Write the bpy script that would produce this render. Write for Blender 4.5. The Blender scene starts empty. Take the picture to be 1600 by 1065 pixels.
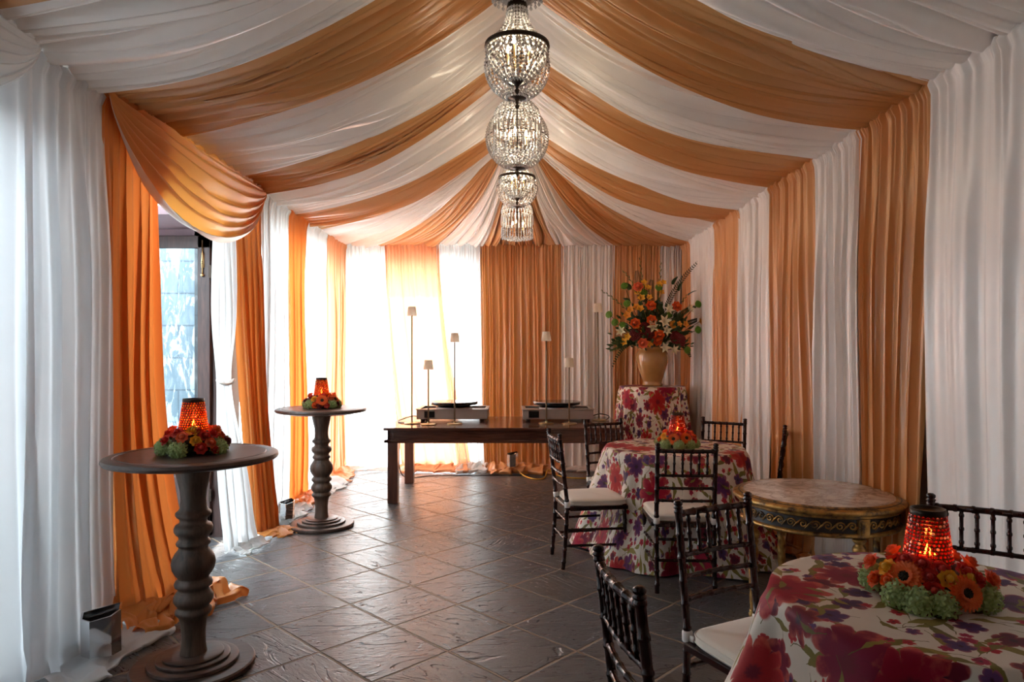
import bpy, math, random
from mathutils import Vector, Matrix, noise
PI = math.pi
random.seed(7)
SC = bpy.context.scene
COL = SC.collection
H = 1.5            # eye height
F = 1067.0         # focal length in pixels of a 1600 px frame
XL, XR, YB, ZR, ZRIDGE = -2.22, 2.13, 8.75, 2.853, 3.75

# ------------------------------------------------------------------ mesh builder
class MB:
    def __init__(s): s.v = []; s.f = []; s.uv = None
    def add(s, vs, fs):
        b = len(s.v); s.v += [tuple(v) for v in vs]; s.f += [tuple(b + i for i in f) for f in fs]; return s
    def box(s, x0, x1, y0, y1, z0, z1, M=None):
        vs = [Vector((x, y, z)) for z in (z0, z1) for y in (y0, y1) for x in (x0, x1)]
        if M is not None: vs = [M @ v for v in vs]
        return s.add(vs, [(0,2,3,1),(4,5,7,6),(0,1,5,4),(2,6,7,3),(0,4,6,2),(1,3,7,5)])
    def lathe(s, prof, n=32, c=(0,0,0), M=None, caps=True):
        vs = []; fs = []
        for r, z in prof:
            for i in range(n):
                a = 2*PI*i/n; vs.append(Vector((r*math.cos(a), r*math.sin(a), z)))
        m = len(prof)
        for j in range(m-1):
            for i in range(n):
                k = (i+1) % n; fs.append((j*n+i, j*n+k, (j+1)*n+k, (j+1)*n+i))
        if caps:
            fs.append(tuple(range(n-1, -1, -1))); fs.append(tuple((m-1)*n+i for i in range(n)))
        C = Vector(c)
        vs = [(M @ v if M is not None else v) + C for v in vs]
        return s.add(vs, fs)
    def tube(s, pts, rad, n=8, closed=False):
        pts = [Vector(p) for p in pts]; m = len(pts)
        if not isinstance(rad, (list, tuple)): rad = [rad]*m
        vs = []; fs = []; up = None
        for i, p in enumerate(pts):
            if closed: t = pts[(i+1) % m] - pts[i-1]
            else: t = pts[min(i+1, m-1)] - pts[max(i-1, 0)]
            if t.length < 1e-9: t = Vector((0,0,1))
            t.normalize()
            if up is None:
                up = Vector((0,0,1)) if abs(t.z) < .9 else Vector((1,0,0))
            a = t.cross(up)
            if a.length < 1e-6: a = t.cross(Vector((0,1,0)))
            a.normalize(); b = a.cross(t); b.normalize(); up = b
            for k in range(n):
                w = 2*PI*k/n; vs.append(p + (a*math.cos(w) + b*math.sin(w))*rad[i])
        for i in range(m if closed else m-1):
            j = (i+1) % m
            for k in range(n):
                l = (k+1) % n; fs.append((i*n+k, i*n+l, j*n+l, j*n+k))
        if not closed:
            fs.append(tuple(range(n-1,-1,-1))); fs.append(tuple((m-1)*n+k for k in range(n)))
        return s.add(vs, fs)
    def ring(s, R, z, r, n=40, m=6, c=(0,0)):
        return s.tube([(c[0]+R*math.cos(2*PI*i/n), c[1]+R*math.sin(2*PI*i/n), z) for i in range(n)], r, m, True)
    def grid(s, P, nu, nv, closed=False):
        vs = [P(i, j) for j in range(nv) for i in range(nu)]; fs = []
        for j in range(nv-1):
            for i in range(nu if closed else nu-1):
                k = (i+1) % nu; fs.append((j*nu+i, j*nu+k, (j+1)*nu+k, (j+1)*nu+i))
        return s.add(vs, fs)
    def ball(s, c, r, n=10, m=6, sz=1.0):
        prof = [(max(1e-4, r*math.sin(PI*j/m)), -r*sz*math.cos(PI*j/m)) for j in range(m+1)]
        return s.lathe(prof, n, c, caps=False)
    def mesh(s, name, mat, smooth=True, sub=0):
        me = bpy.data.meshes.new(name); me.from_pydata(s.v, [], s.f); me.update()
        if s.uv:
            l = me.uv_layers.new(name='cloth')
            for lp in me.loops: l.data[lp.index].uv = s.uv[lp.vertex_index]
        if mat: me.materials.append(mat)
        if smooth:
            me.shade_smooth()
            if smooth == 'auto': me.set_sharp_from_angle(angle=math.radians(40))
        return me
    def build(s, name, mat, parent=None, smooth=True, loc=None):
        return link(name, s.mesh(name, mat, smooth), parent, loc)

def link(name, me, parent=None, loc=None, rot=None, scale=None):
    o = bpy.data.objects.new(name, me); COL.objects.link(o)
    if parent: o.parent = parent
    if loc is not None: o.location = loc
    if rot is not None: o.rotation_euler = rot
    if scale is not None: o.scale = (scale,)*3 if isinstance(scale, (int, float)) else scale
    return o
def tag(o, label=None, cat=None, group=None, kind=None):
    if label: o['label'] = label
    if cat: o['category'] = cat
    if group: o['group'] = group
    if kind: o['kind'] = kind
    return o
def empty(name, loc=(0,0,0), rz=0):
    o = bpy.data.objects.new(name, None); COL.objects.link(o); o.location = loc; o.rotation_euler = (0,0,rz)
    o.empty_display_size = .1
    return o
def copy_tree(o, parent=None):
    c = o.copy(); COL.objects.link(c)
    if parent: c.parent = parent
    for k in list(o.children): copy_tree(k, c)
    return c
def bevel(o, w, seg=2):
    m = o.modifiers.new('bevel', 'BEVEL'); m.width = w; m.segments = seg; m.limit_method = 'ANGLE'; return o
def nz(x, y=0, z=0): return noise.noise(Vector((x, y, z)))
def sstep(a, b, x):
    t = min(1, max(0, (x-a)/(b-a))); return t*t*(3-2*t)

# ------------------------------------------------------------------ materials
class NT:
    """small wrapper that writes shader maths as expressions"""
    def __init__(s, name):
        s.m = bpy.data.materials.new(name); s.m.use_nodes = True
        s.t = s.m.node_tree; s.t.nodes.clear()
        s.out = s.t.nodes.new('ShaderNodeOutputMaterial')
    def n(s, typ, **kw):
        nd = s.t.nodes.new(typ)
        for k, v in kw.items(): setattr(nd, k, v)
        return nd
    def put(s, sock, v):
        if isinstance(v, bpy.types.NodeSocket): s.t.links.new(v, sock)
        elif isinstance(v, (tuple, list)) and len(v) == 3 and sock.type == 'RGBA': sock.default_value = (*v, 1)
        else: sock.default_value = v
    def math(s, op, a, b=None, c=None, clamp=False):
        nd = s.n('ShaderNodeMath', operation=op, use_clamp=clamp)
        s.put(nd.inputs[0], a)
        if b is not None: s.put(nd.inputs[1], b)
        if c is not None: s.put(nd.inputs[2], c)
        return nd.outputs[0]
    def vm(s, op, a, b=None, sc=None):
        nd = s.n('ShaderNodeVectorMath', operation=op); s.put(nd.inputs[0], a)
        if b is not None: s.put(nd.inputs[1], b)
        if sc is not None: s.put(nd.inputs['Scale'], sc)
        return nd.outputs['Value'] if op in ('LENGTH', 'DISTANCE', 'DOT_PRODUCT') else nd.outputs[0]
    def sep(s, v):
        nd = s.n('ShaderNodeSeparateXYZ'); s.put(nd.inputs[0], v); return nd.outputs
    def comb(s, x, y, z=0.0):
        nd = s.n('ShaderNodeCombineXYZ'); s.put(nd.inputs[0], x); s.put(nd.inputs[1], y); s.put(nd.inputs[2], z); return nd.outputs[0]
    def mix(s, f, a, b, mode='MIX'):
        nd = s.n('ShaderNodeMix', data_type='RGBA', blend_type=mode)
        s.put(nd.inputs[0], f); s.put(nd.inputs[6], a); s.put(nd.inputs[7], b); return nd.outputs[2]
    def ramp(s, f, stops, interp='LINEAR'):
        nd = s.n('ShaderNodeValToRGB'); cr = nd.color_ramp; cr.interpolation = interp
        while len(cr.elements) < len(stops): cr.elements.new(.5)
        for e, (p, c) in zip(cr.elements, stops): e.position = p; e.color = (*c, 1)
        s.put(nd.inputs[0], f); return nd.outputs[0]
    def map(s, v, a, b, c=0.0, d=1.0, smooth=True):
        nd = s.n('ShaderNodeMapRange'); nd.interpolation_type = 'SMOOTHSTEP' if smooth else 'LINEAR'
        for i, x in enumerate((v, a, b, c, d)): s.put(nd.inputs[i], x)
        return nd.outputs[0]
    def noise(s, vec, scale=5, detail=3, rough=.5, dist=0, color=False):
        nd = s.n('ShaderNodeTexNoise'); s.put(nd.inputs['Vector'], vec); nd.inputs['Scale'].default_value = scale
        nd.inputs['Detail'].default_value = detail; nd.inputs['Roughness'].default_value = rough; nd.inputs['Distortion'].default_value = dist
        return nd.outputs['Color' if color else 'Fac']
    def obj(s): return s.n('ShaderNodeTexCoord').outputs['Object']
    def bump(s, h, strength=.3, dist=.01, normal=None):
        nd = s.n('ShaderNodeBump'); s.put(nd.inputs['Height'], h); nd.inputs['Strength'].default_value = strength; nd.inputs['Distance'].default_value = dist
        if normal is not None: s.put(nd.inputs['Normal'], normal)
        return nd.outputs[0]
    def bsdf(s, **kw):
        nd = s.n('ShaderNodeBsdfPrincipled')
        for k, v in kw.items(): s.put(nd.inputs[k.replace('_', ' ')], v)
        return nd
    def finish(s, sh):
        s.t.links.new(sh if isinstance(sh, bpy.types.NodeSocket) else sh.outputs[0], s.out.inputs[0]); return s.m
    def mixsh(s, f, a, b):
        nd = s.n('ShaderNodeMixShader'); s.put(nd.inputs[0], f)
        s.t.links.new(a.outputs[0] if not isinstance(a, bpy.types.NodeSocket) else a, nd.inputs[1])
        s.t.links.new(b.outputs[0] if not isinstance(b, bpy.types.NodeSocket) else b, nd.inputs[2]); return nd

def simple(name, col, rough=.5, metal=0, var=.12, vscale=12, bump=0, bscale=60, **kw):
    t = NT(name); o = t.obj()
    f = t.noise(o, vscale, 3)
    c = t.mix(f, tuple(x*(1-var) for x in col), tuple(min(1, x*(1+var)) for x in col))
    extra = {}
    if bump: extra['Normal'] = t.bump(t.noise(o, bscale, 3), bump, .004)
    return t.finish(t.bsdf(Base_Color=c, Roughness=rough, Metallic=metal, **extra, **kw))

def fabric(name, col, rough=.4, trans=.0, tcol=None, sheen=.15, var=.06, spec=.5, clear=0.0):
    t = NT(name); o = t.obj()
    f = t.noise(o, 3.0, 4, .6)
    c = t.mix(f, tuple(x*(1-var) for x in col), tuple(min(1, x*(1+var)) for x in col))
    wv = t.noise(t.vm('MULTIPLY', o, (90, 90, 14)), 1.0, 2)
    nm = t.bump(wv, .05, .002)
    b = t.bsdf(Base_Color=c, Roughness=rough, Normal=nm, Sheen_Weight=sheen, Sheen_Roughness=.5)
    b.inputs['Specular IOR Level'].default_value = spec
    sh = b
    if trans > 0:
        tr = t.n('ShaderNodeBsdfTranslucent'); t.put(tr.inputs[0], tcol or c)
        sh = t.mixsh(trans, b, tr)
    if clear > 0:
        tp = t.n('ShaderNodeBsdfTransparent'); sh = t.mixsh(clear, sh, tp)
    return t.finish(sh)

M = {}
M['white_satin'] = fabric('white_satin', (.84,.78,.73), .27, .06, spec=.6)
M['white_ceiling'] = fabric('white_ceiling_satin', (.88,.84,.79), .27, 0, spec=.7)
M['white_sheer'] = fabric('white_sheer', (.86,.86,.85), .55, .50, spec=.25)
M['gold_satin'] = fabric('gold_satin', (.67,.31,.105), .28, .05, (.85,.30,.04), spec=.6)
M['gold_ceiling'] = fabric('gold_ceiling_satin', (.66,.345,.13), .26, 0, spec=.75)
M['gold_swag'] = fabric('gold_swag_satin', (.70,.31,.09), .32, .22, (.95,.42,.08), spec=.6)
M['white_near'] = fabric('white_dense_sheer', (.80,.82,.84), .5, .29, spec=.3)
M['gold_sheer'] = fabric('gold_sheer', (.74,.31,.08), .34, .26, (.94,.24,.045), spec=.45)
M['peach_sheer'] = fabric('peach_sheer', (.85,.43,.20), .45, .30, (.95,.43,.24), spec=.3)
M['cushion'] = fabric('ivory_cushion_cloth', (.72,.65,.55), .6, 0, sheen=.3, spec=.2)

def mahogany():
    t = NT('dark_mahogany_lacquer'); o = t.obj()
    f = t.noise(t.vm('MULTIPLY', o, (60, 60, 6)), 1.0, 4, .6)
    c = t.ramp(f, [(.3, (.010,.002,.0015)), (.7, (.036,.006,.004))])
    b = t.bsdf(Base_Color=c, Roughness=.2); b.inputs['Specular IOR Level'].default_value = .42
    return t.finish(b)
M['mahogany'] = mahogany()
def wood(name, c0, c1, rough, sc=(4, 60, 60), bump=.15, coat=0):
    t = NT(name); o = t.obj()
    f = t.noise(t.vm('MULTIPLY', o, sc), 1.0, 5, .62, .6)
    g = t.noise(o, 2.5, 2)
    c = t.ramp(t.math('ADD', t.math('MULTIPLY', f, .75), t.math('MULTIPLY', g, .25)), [(.32, c0), (.68, c1)])
    return t.finish(t.bsdf(Base_Color=c, Roughness=rough, Normal=t.bump(f, bump, .003), Coat_Weight=coat, Coat_Roughness=.12))
M['walnut'] = wood('weathered_walnut', (.032,.019,.013), (.15,.095,.065), .42, (38, 38, 4), .35)
M['walnut_top'] = wood('weathered_walnut_top', (.030,.019,.015), (.10,.062,.048), .38, (4, 45, 30), .15)
M['table_wood'] = wood('polished_red_brown_wood', (.035,.010,.006), (.13,.045,.025), .22, (4, 50, 50), .06, .4)
M['leg_wood'] = wood('red_brown_leg_wood', (.06,.018,.010), (.20,.070,.038), .35, (50, 50, 4), .1, .2)
M['door_wood'] = wood('dark_door_wood', (.018,.009,.008), (.07,.032,.026), .4, (45, 45, 5), .15)
M['bronze'] = simple('dark_bronze', (.045,.032,.024), .38, .85, bump=.1)
M['brass'] = simple('satin_brass', (.50,.36,.18), .3, 1)
M['shade'] = fabric('beige_lamp_shade', (.72,.64,.50), .5, .5, (.85,.8,.7))
M['lamp_pole'] = simple('matt_bronze_paint', (.22,.155,.09), .6)
M['steel'] = simple('brushed_steel', (.45,.44,.43), .28, 1, bump=.1)
M['steel_dark'] = simple('grey_steel_body', (.42,.38,.34), .35, .45)
M['black'] = simple('black_glass', (.012,.012,.013), .12)
M['black_rubber'] = simple('black_rubber', (.02,.02,.02), .5)
M['white_plastic'] = simple('white_plastic', (.75,.73,.70), .4)
M['yellow_rubber'] = simple('yellow_rubber', (.75,.45,.04), .45)
M['paper'] = simple('white_paper', (.8,.78,.74), .8)
M['plaster'] = simple('plaster', (.46,.40,.35), .85, bump=.2, bscale=25)
M['soffit'] = simple('mauve_painted_wood', (.20,.13,.15), .6)
M['wax'] = simple('candle_wax', (.8,.6,.35), .5, Subsurface_Weight=.3)
M['glaze'] = simple('ochre_glaze', (.38,.20,.065), .13, 0, .35, 7, bump=.06, bscale=18, Coat_Weight=.5)
def chrome():
    t = NT('mirror_chrome'); return t.finish(t.bsdf(Base_Color=(.75,.75,.76), Metallic=1.0, Roughness=.08))
M['chrome'] = chrome()
def emis(name, col, st):
    t = NT(name); e = t.n('ShaderNodeEmission'); e.inputs[0].default_value = (*col, 1); e.inputs[1].default_value = st; return t.finish(e)
M['flame'] = emis('flame', (1,.42,.08), 18)
M['bulb'] = emis('glowing_bulb', (1,.78,.5), 14)
def crystal():
    t = NT('cut_crystal')
    g = t.n('ShaderNodeBsdfGlass'); g.inputs['Color'].default_value = (.97,.96,.95,1); g.inputs['Roughness'].default_value = .02; g.inputs['IOR'].default_value = 1.5
    b = t.bsdf(Base_Color=(.90,.88,.85,1), Roughness=.08, Metallic=.15)
    return t.finish(t.mixsh(.62, g, b))
M['crystal'] = crystal()
def glass():
    t = NT('window_glass')
    tp = t.n('ShaderNodeBsdfTransparent'); tp.inputs[0].default_value = (.86,.93,.96,1)
    gl = t.n('ShaderNodeBsdfGlossy'); gl.inputs['Roughness'].default_value = .03
    return t.finish(t.mixsh(.10, tp, gl))
M['glass'] = glass()
def mosaic(name, stops, tr_amt, tp_amt):
    t = NT(name)
    r = t.n('ShaderNodeNewGeometry').outputs['Random Per Island']
    c = t.ramp(r, stops, 'CONSTANT')
    b = t.bsdf(Base_Color=c, Roughness=.08)
    tr = t.n('ShaderNodeBsdfTranslucent'); t.put(tr.inputs[0], c)
    tp = t.n('ShaderNodeBsdfTransparent'); t.put(tp.inputs[0], c)
    return t.finish(t.mixsh(tp_amt, t.mixsh(tr_amt, b, tr), tp))
M['mosaic'] = mosaic('amber_mosaic_glass', [(0, (.60,.08,.02)), (.3, (.85,.22,.03)), (.6, (.8,.38,.06)), (.85, (.5,.08,.03)), (1, (.85,.6,.4))], .45, .15)
M['mosaic_red'] = mosaic('red_mosaic_glass', [(0, (.30,.01,.01)), (.35, (.20,.01,.02)), (.6, (.45,.03,.02)), (.80, (.75,.62,.62)), (.92, (.5,.25,.25))], .35, .12)
def smoked():
    t = NT('smoked_glass'); tp = t.n('ShaderNodeBsdfTransparent'); tp.inputs[0].default_value = (.55,.22,.12,1)
    b = t.bsdf(Base_Color=(.02,.006,.004,1), Roughness=.1)
    return t.finish(t.mixsh(.6, b, tp))
M['smoked_glass'] = smoked()
def petal(name, c0, c1, trans=.2):
    t = NT(name); o = t.obj()
    c = t.mix(t.noise(o, 60, 2), c0, c1)
    b = t.bsdf(Base_Color=c, Roughness=.55, Sheen_Weight=.2)
    tr = t.n('ShaderNodeBsdfTranslucent'); t.put(tr.inputs[0], c)
    return t.finish(t.mixsh(trans, b, tr))
M['p_red'] = petal('red_petals', (.55,.02,.015), (.80,.06,.03))
M['p_coral'] = petal('coral_petals', (.80,.10,.03), (.90,.25,.10))
M['p_orange'] = petal('orange_petals', (.80,.085,.008), (.92,.20,.02))
M['p_yellow'] = petal('yellow_petals', (.85,.42,.02), (.95,.60,.06))
M['p_gold'] = petal('golden_orange_petals', (.80,.30,.02), (.90,.45,.06))
M['p_wine'] = petal('wine_red_petals', (.12,.004,.010), (.28,.012,.02))
M['p_white'] = petal('cream_lily_petals', (.75,.72,.45), (.88,.86,.66))
M['p_green'] = petal('pale_green_petals', (.28,.42,.12), (.52,.62,.28))
M['p_lime'] = petal('lime_green_button', (.10,.30,.02), (.22,.45,.04))
M['leaf'] = petal('green_leaf', (.015,.045,.012), (.05,.11,.025))
M['leaf_olive'] = petal('olive_leaf', (.07,.12,.02), (.15,.20,.04))
M['leaf_dark'] = petal('dark_leaf', (.010,.018,.010), (.025,.04,.018))
M['core'] = simple('dark_flower_centre', (.03,.02,.008), .8)
M['stem'] = simple('flower_stem', (.025,.05,.012), .7)

# marble
def marble():
    t = NT('cream_marble'); o = t.obj()
    a = t.noise(o, 4, 8, .65, 1.6); v = t.math('ABSOLUTE', t.math('SUBTRACT', a, .5))
    ve = t.map(v, 0, .05, 1, 0); b = t.noise(o, 9, 6, .6, .5)
    c = t.ramp(b, [(.3, (.44,.36,.30)), (.55, (.64,.55,.48)), (.75, (.76,.69,.62))])
    c = t.mix(t.math('MULTIPLY', ve, .55), c, (.22,.16,.13))
    return t.finish(t.bsdf(Base_Color=c, Roughness=.24))
M['marble'] = marble()
def giltwood():
    t = NT('antique_gilt'); o = t.obj()
    f = t.noise(o, 18, 5, .65); c = t.ramp(f, [(.36, (.05,.022,.006)), (.52, (.42,.22,.06)), (.72, (.65,.40,.13))])
    return t.finish(t.bsdf(Base_Color=c, Roughness=.34, Metallic=t.map(f, .4, .6, .2, .9), Normal=t.bump(f, .15, .003)))
M['gilt'] = giltwood()
M['apron_dark'] = simple('blackened_wood', (.022,.015,.012), .4)

# slate floor
def slate():
    t = NT('slate_flagstones'); o = t.obj()
    p = t.vm('SUBTRACT', o, (-.351, 4.069, 0))
    x, y, _ = t.sep(p)
    a = math.radians(45.5); s_ = .455
    u = t.math('DIVIDE', t.math('ADD', t.math('MULTIPLY', x, math.cos(a)), t.math('MULTIPLY', y, math.sin(a))), s_)
    v = t.math('DIVIDE', t.math('SUBTRACT', t.math('MULTIPLY', x, math.sin(a)), t.math('MULTIPLY', y, math.cos(a))), s_)
    wob = t.noise(o, 3.0, 3); wb = t.math('MULTIPLY', t.math('SUBTRACT', wob, .5), .05)
    u = t.math('ADD', u, wb); v = t.math('SUBTRACT', v, wb)
    fu = t.math('FRACT', t.math('ADD', u, 100)); fv = t.math('FRACT', t.math('ADD', v, 100))
    iu = t.math('FLOOR', t.math('ADD', u, 100)); iv = t.math('FLOOR', t.math('ADD', v, 100))
    du = t.math('MINIMUM', fu, t.math('SUBTRACT', 1, fu)); dv = t.math('MINIMUM', fv, t.math('SUBTRACT', 1, fv))
    d = t.math('MINIMUM', du, dv)
    edge = t.math('ADD', d, t.math('MULTIPLY', t.math('SUBTRACT', t.noise(o, 30, 3), .5), .02))
    tile = t.map(edge, .012, .024)
    wn = t.n('ShaderNodeTexWhiteNoise', noise_dimensions='2D'); t.put(wn.inputs['Vector'], t.comb(iu, iv)); rnd = wn.outputs['Value']; rc = wn.outputs['Color']
    # each slab has its own cleft direction
    off = t.vm('SCALE', rc, sc=40.0)
    rotn = t.n('ShaderNodeVectorRotate', rotation_type='Z_AXIS'); t.put(rotn.inputs['Vector'], o); t.put(rotn.inputs['Angle'], t.math('MULTIPLY', t.math('SUBTRACT', rnd, .5), 1.6))
    q = t.vm('ADD', t.vm('MULTIPLY', rotn.outputs[0], (.8, 2.6, 1)), off)
    n1 = t.noise(q, 2.0, 4, .5, 1.3)
    k = t.math('MULTIPLY', n1, 7.0)
    stp = t.math('DIVIDE', t.math('ADD', t.math('FLOOR', k), t.map(t.math('FRACT', k), 0, .16)), 7.0)
    n2 = t.noise(q, 22, 5, .6); n3 = t.noise(o, 90, 3)
    h = t.math('ADD', t.math('MULTIPLY', stp, 1.0), t.math('ADD', t.math('MULTIPLY', n2, .07), t.math('MULTIPLY', n3, .015)))
    h = t.math('ADD', t.math('MULTIPLY', h, tile), t.math('MULTIPLY', tile, .6))
    tone = t.ramp(rnd, [(0, (.034,.036,.042)), (.35, (.052,.053,.058)), (.7, (.070,.069,.070)), (1, (.050,.048,.047))])
    c = t.mix(t.math('MULTIPLY', n2, .7), tone, t.mix(rnd, (.10,.102,.108), (.115,.095,.08)), )
    c = t.mix(t.map(n1, .55, .8, 0, .5), c, (.03,.03,.032))
    c = t.mix(tile, (.22,.16,.11), c)
    ro = t.map(n2, .3, .7, .24, .44, False)
    ro = t.math('ADD', ro, t.math('MULTIPLY', t.math('SUBTRACT', 1, tile), .35))
    b = t.bsdf(Base_Color=c, Roughness=ro, Normal=t.bump(h, .95, .045))
    b.inputs['Specular IOR Level'].default_value = .5
    return t.finish(b)
M['slate'] = slate()

def stone():
    t = NT('grey_stone_blocks'); o = t.obj()
    x, y, z = t.sep(o)
    br = t.n('ShaderNodeTexBrick'); t.put(br.inputs['Vector'], t.comb(t.math('ADD', x, y), z))
    br.inputs['Scale'].default_value = 1; br.inputs['Brick Width'].default_value = .62; br.inputs['Row Height'].default_value = .29; br.inputs['Mortar Size'].default_value = .008
    br.inputs['Color1'].default_value = (.13,.17,.20,1); br.inputs['Color2'].default_value = (.18,.22,.25,1); br.inputs['Mortar'].default_value = (.08,.10,.12,1)
    f = t.noise(t.vm('MULTIPLY', o, (6, 6, 2)), 1.6, 6, .65, 1.0)
    row = t.math('FRACT', t.math('DIVIDE', z, .29))
    st = t.math('MULTIPLY', t.map(f, .50, .56), t.map(row, .1, .95, .55, 1))
    c = t.mix(st, br.outputs[0], (.62,.64,.65))  # pale patches stand for sunlit stone, painted into the colour
    return t.finish(t.bsdf(Base_Color=c, Roughness=.8, Normal=t.bump(t.math('ADD', f, t.math('MULTIPLY', br.outputs['Fac'], -1)), .5, .02)))
M['stone'] = stone()

# painterly floral print in cloth metres
def floral():
    t = NT('painterly_floral_print')
    uvn = t.n('ShaderNodeUVMap'); uvn.uv_map = 'cloth'; uv = uvn.outputs[0]
    wob = t.noise(uv, 14, 3, .55, color=True)
    p0 = t.vm('ADD', uv, t.vm('SCALE', t.vm('SUBTRACT', wob, (.5,.5,.5)), sc=.035))
    wet = t.noise(uv, 22, 4, .6)
    wet2 = t.noise(uv, 6, 3, .6)
    def cell(sc, off):
        p = t.vm('ADD', p0, (*off, 0))
        vo = t.n('ShaderNodeTexVoronoi', voronoi_dimensions='2D', feature='F1'); t.put(vo.inputs['Vector'], p); vo.inputs['Scale'].default_value = sc; vo.inputs['Randomness'].default_value = .85
        loc = t.vm('SUBTRACT', p, vo.outputs['Position'])
        r, g, b = t.sep(vo.outputs['Color'])
        return loc, r, g, b
    def flower(c, sc, off, R, n, pal, thr, centre=(.05,.012,.03)):
        loc, r, g, b = cell(sc, off)
        x, y, _ = t.sep(loc); L = t.vm('LENGTH', loc)
        ang = t.math('ADD', t.math('ARCTAN2', y, x), t.math('MULTIPLY', r, 6.28))
        lob = t.math('POWER', t.math('ABSOLUTE', t.math('COSINE', t.math('MULTIPLY', ang, n/2))), .55)
        rr = t.math('MULTIPLY', t.math('ADD', .58, t.math('MULTIPLY', lob, .42)), t.math('MULTIPLY', R, t.math('ADD', .7, t.math('MULTIPLY', g, .4))))
        q = t.math('DIVIDE', L, rr)
        mk = t.math('MULTIPLY', t.map(q, .93, 1.03, 1, 0), t.math('GREATER_THAN', b, thr))
        col = t.ramp(r, pal, 'CONSTANT')
        col = t.mix(t.map(t.math('ADD', q, t.math('MULTIPLY', wet, 1.4)), 1.3, 1.9, 0, .8), col, t.mix(.55, col, (.85,.20,.12)))
        col = t.mix(t.map(lob, .0, .35, .45, 0), col, tuple(x_*.6 for x_ in centre))
        col = t.mix(t.map(q, .12, .3, 1, 0), col, centre)
        return t.mix(mk, c, col)
    def leaf(c, sc, off, Lh, W, pal, thr):
        loc, r, g, b = cell(sc, off)
        rt = t.n('ShaderNodeVectorRotate', rotation_type='Z_AXIS'); t.put(rt.inputs['Vector'], loc); t.put(rt.inputs['Angle'], t.math('MULTIPLY', r, 6.28))
        x, y, _ = t.sep(rt.outputs[0])
        xn = t.math('DIVIDE', x, Lh); yb = t.math('SUBTRACT', y, t.math('MULTIPLY', t.math('MULTIPLY', xn, xn), W*.8))
        w = t.math('MULTIPLY', t.math('SUBTRACT', 1, t.math('MULTIPLY', xn, xn)), W)
        q = t.math('SUBTRACT', t.math('ABSOLUTE', yb), w)
        mk = t.math('MULTIPLY', t.map(q, -.0015, .0005, 1, 0), t.math('GREATER_THAN', b, thr))
        st = t.math('MULTIPLY', t.math('LESS_THAN', t.math('ABSOLUTE', yb), .0013), t.math('MULTIPLY', t.math('LESS_THAN', t.math('ABSOLUTE', xn), 1.8), t.math('GREATER_THAN', b, thr)))
        col = t.mix(wet, t.ramp(g, pal, 'CONSTANT'), (.25,.19,.05))
        c = t.mix(st, c, (.12,.09,.02))
        return t.mix(mk, c, col)
    c = t.mix(wet2, (.62,.54,.45), (.72,.66,.58))
    olive = [(0, (.14,.12,.02)), (.35, (.22,.17,.03)), (.6, (.07,.07,.02)), (.8, (.30,.22,.05))]
    c = leaf(c, 5.2, (3.1, 7.7), .075, .017, olive, .18)
    c = leaf(c, 8.0, (9.3, 1.2), .045, .013, olive, .25)
    c = leaf(c, 7.0, (5.5, 4.4), .055, .015, [(0, (.05,.045,.03)), (.5, (.12,.12,.02))], .35)
    c = flower(c, 16, (2.2, .4), .022, 5, [(0, (.40,.015,.03)), (.5, (.30,.01,.05)), (.8, (.10,.04,.14))], .50)
    c = flower(c, 7.0, (.7, 3.9), .050, 5, [(0, (.050,.016,.075)), (.45, (.12,.008,.03)), (.75, (.075,.035,.12))], .45)
    c = flower(c, 4.4, (6.2, .3), .085, 7, [(0, (.16,.008,.03)), (.5, (.09,.02,.09))], .5)
    c = flower(c, 2.9, (1.9, 5.6), .15, 9, [(0, (.30,.002,.025)), (.4, (.36,.012,.015)), (.7, (.20,.002,.03))], .33, (.16,.005,.02))
    c = leaf(c, 9.5, (4.9, 9.2), .035, .010, olive, .55)
    nm = t.bump(t.noise(t.vm('SCALE', uv, sc=700.0), 1.0, 1), .04, .001)
    b = t.bsdf(Base_Color=c, Roughness=.55, Normal=nm)
    b.inputs['Specular IOR Level'].default_value = .25
    return t.finish(b)
M['floral'] = floral()

# ------------------------------------------------------------------ setting
def struct(name, mb, mat, smooth=False):
    o = mb.build(name, mat, None, smooth); o['kind'] = 'structure'; return o
struct('floor', MB().box(-2.62, 2.6, -3.0, 9.2, -.12, 0), M['slate'])
# left wall with openings, X -2.62..-2.40
def wall_left():
    m = MB(); x0, x1 = -2.62, -2.42
    m.box(x0, x1, -3.0, .9, 0, 3.95)
    m.box(x0, x1, 3.3, 4.02, 0, 3.95)
    m.box(x0, x1, 5.57, 5.95, 0, 3.95)
    m.box(x0, x1, 8.65, 9.2, 0, 3.95)
    m.box(x0, x1, .9, 3.3, 2.75, 3.95); m.box(x0, x1, .9, 3.3, 0, .06)
    m.box(x0, x1, 4.02, 5.57, 2.82, 3.95)
    m.box(x0, x1, 5.95, 8.65, 2.70, 3.95)
    return m
struct('wall_left', wall_left(), M['plaster'])
struct('wall_right', MB().box(2.42, 2.6, -3.0, 9.2, 0, 3.95), M['plaster'])
m = MB(); m.box(-2.62, -2.3, 9.02, 9.2, 0, 3.95).box(-.55, 2.6, 9.02, 9.2, 0, 3.95).box(-2.3, -.55, 9.02, 9.2, 2.62, 3.95)
struct('wall_back', m, M['plaster'])
m = MB().box(-2.62, 2.6, -3.15, -3.0, 0, 3.95)
struct('wall_front', m, M['plaster'])
struct('ceiling', MB().box(-2.62, 2.6, -3.15, 9.2, 3.95, 4.1), M['plaster'])
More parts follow.
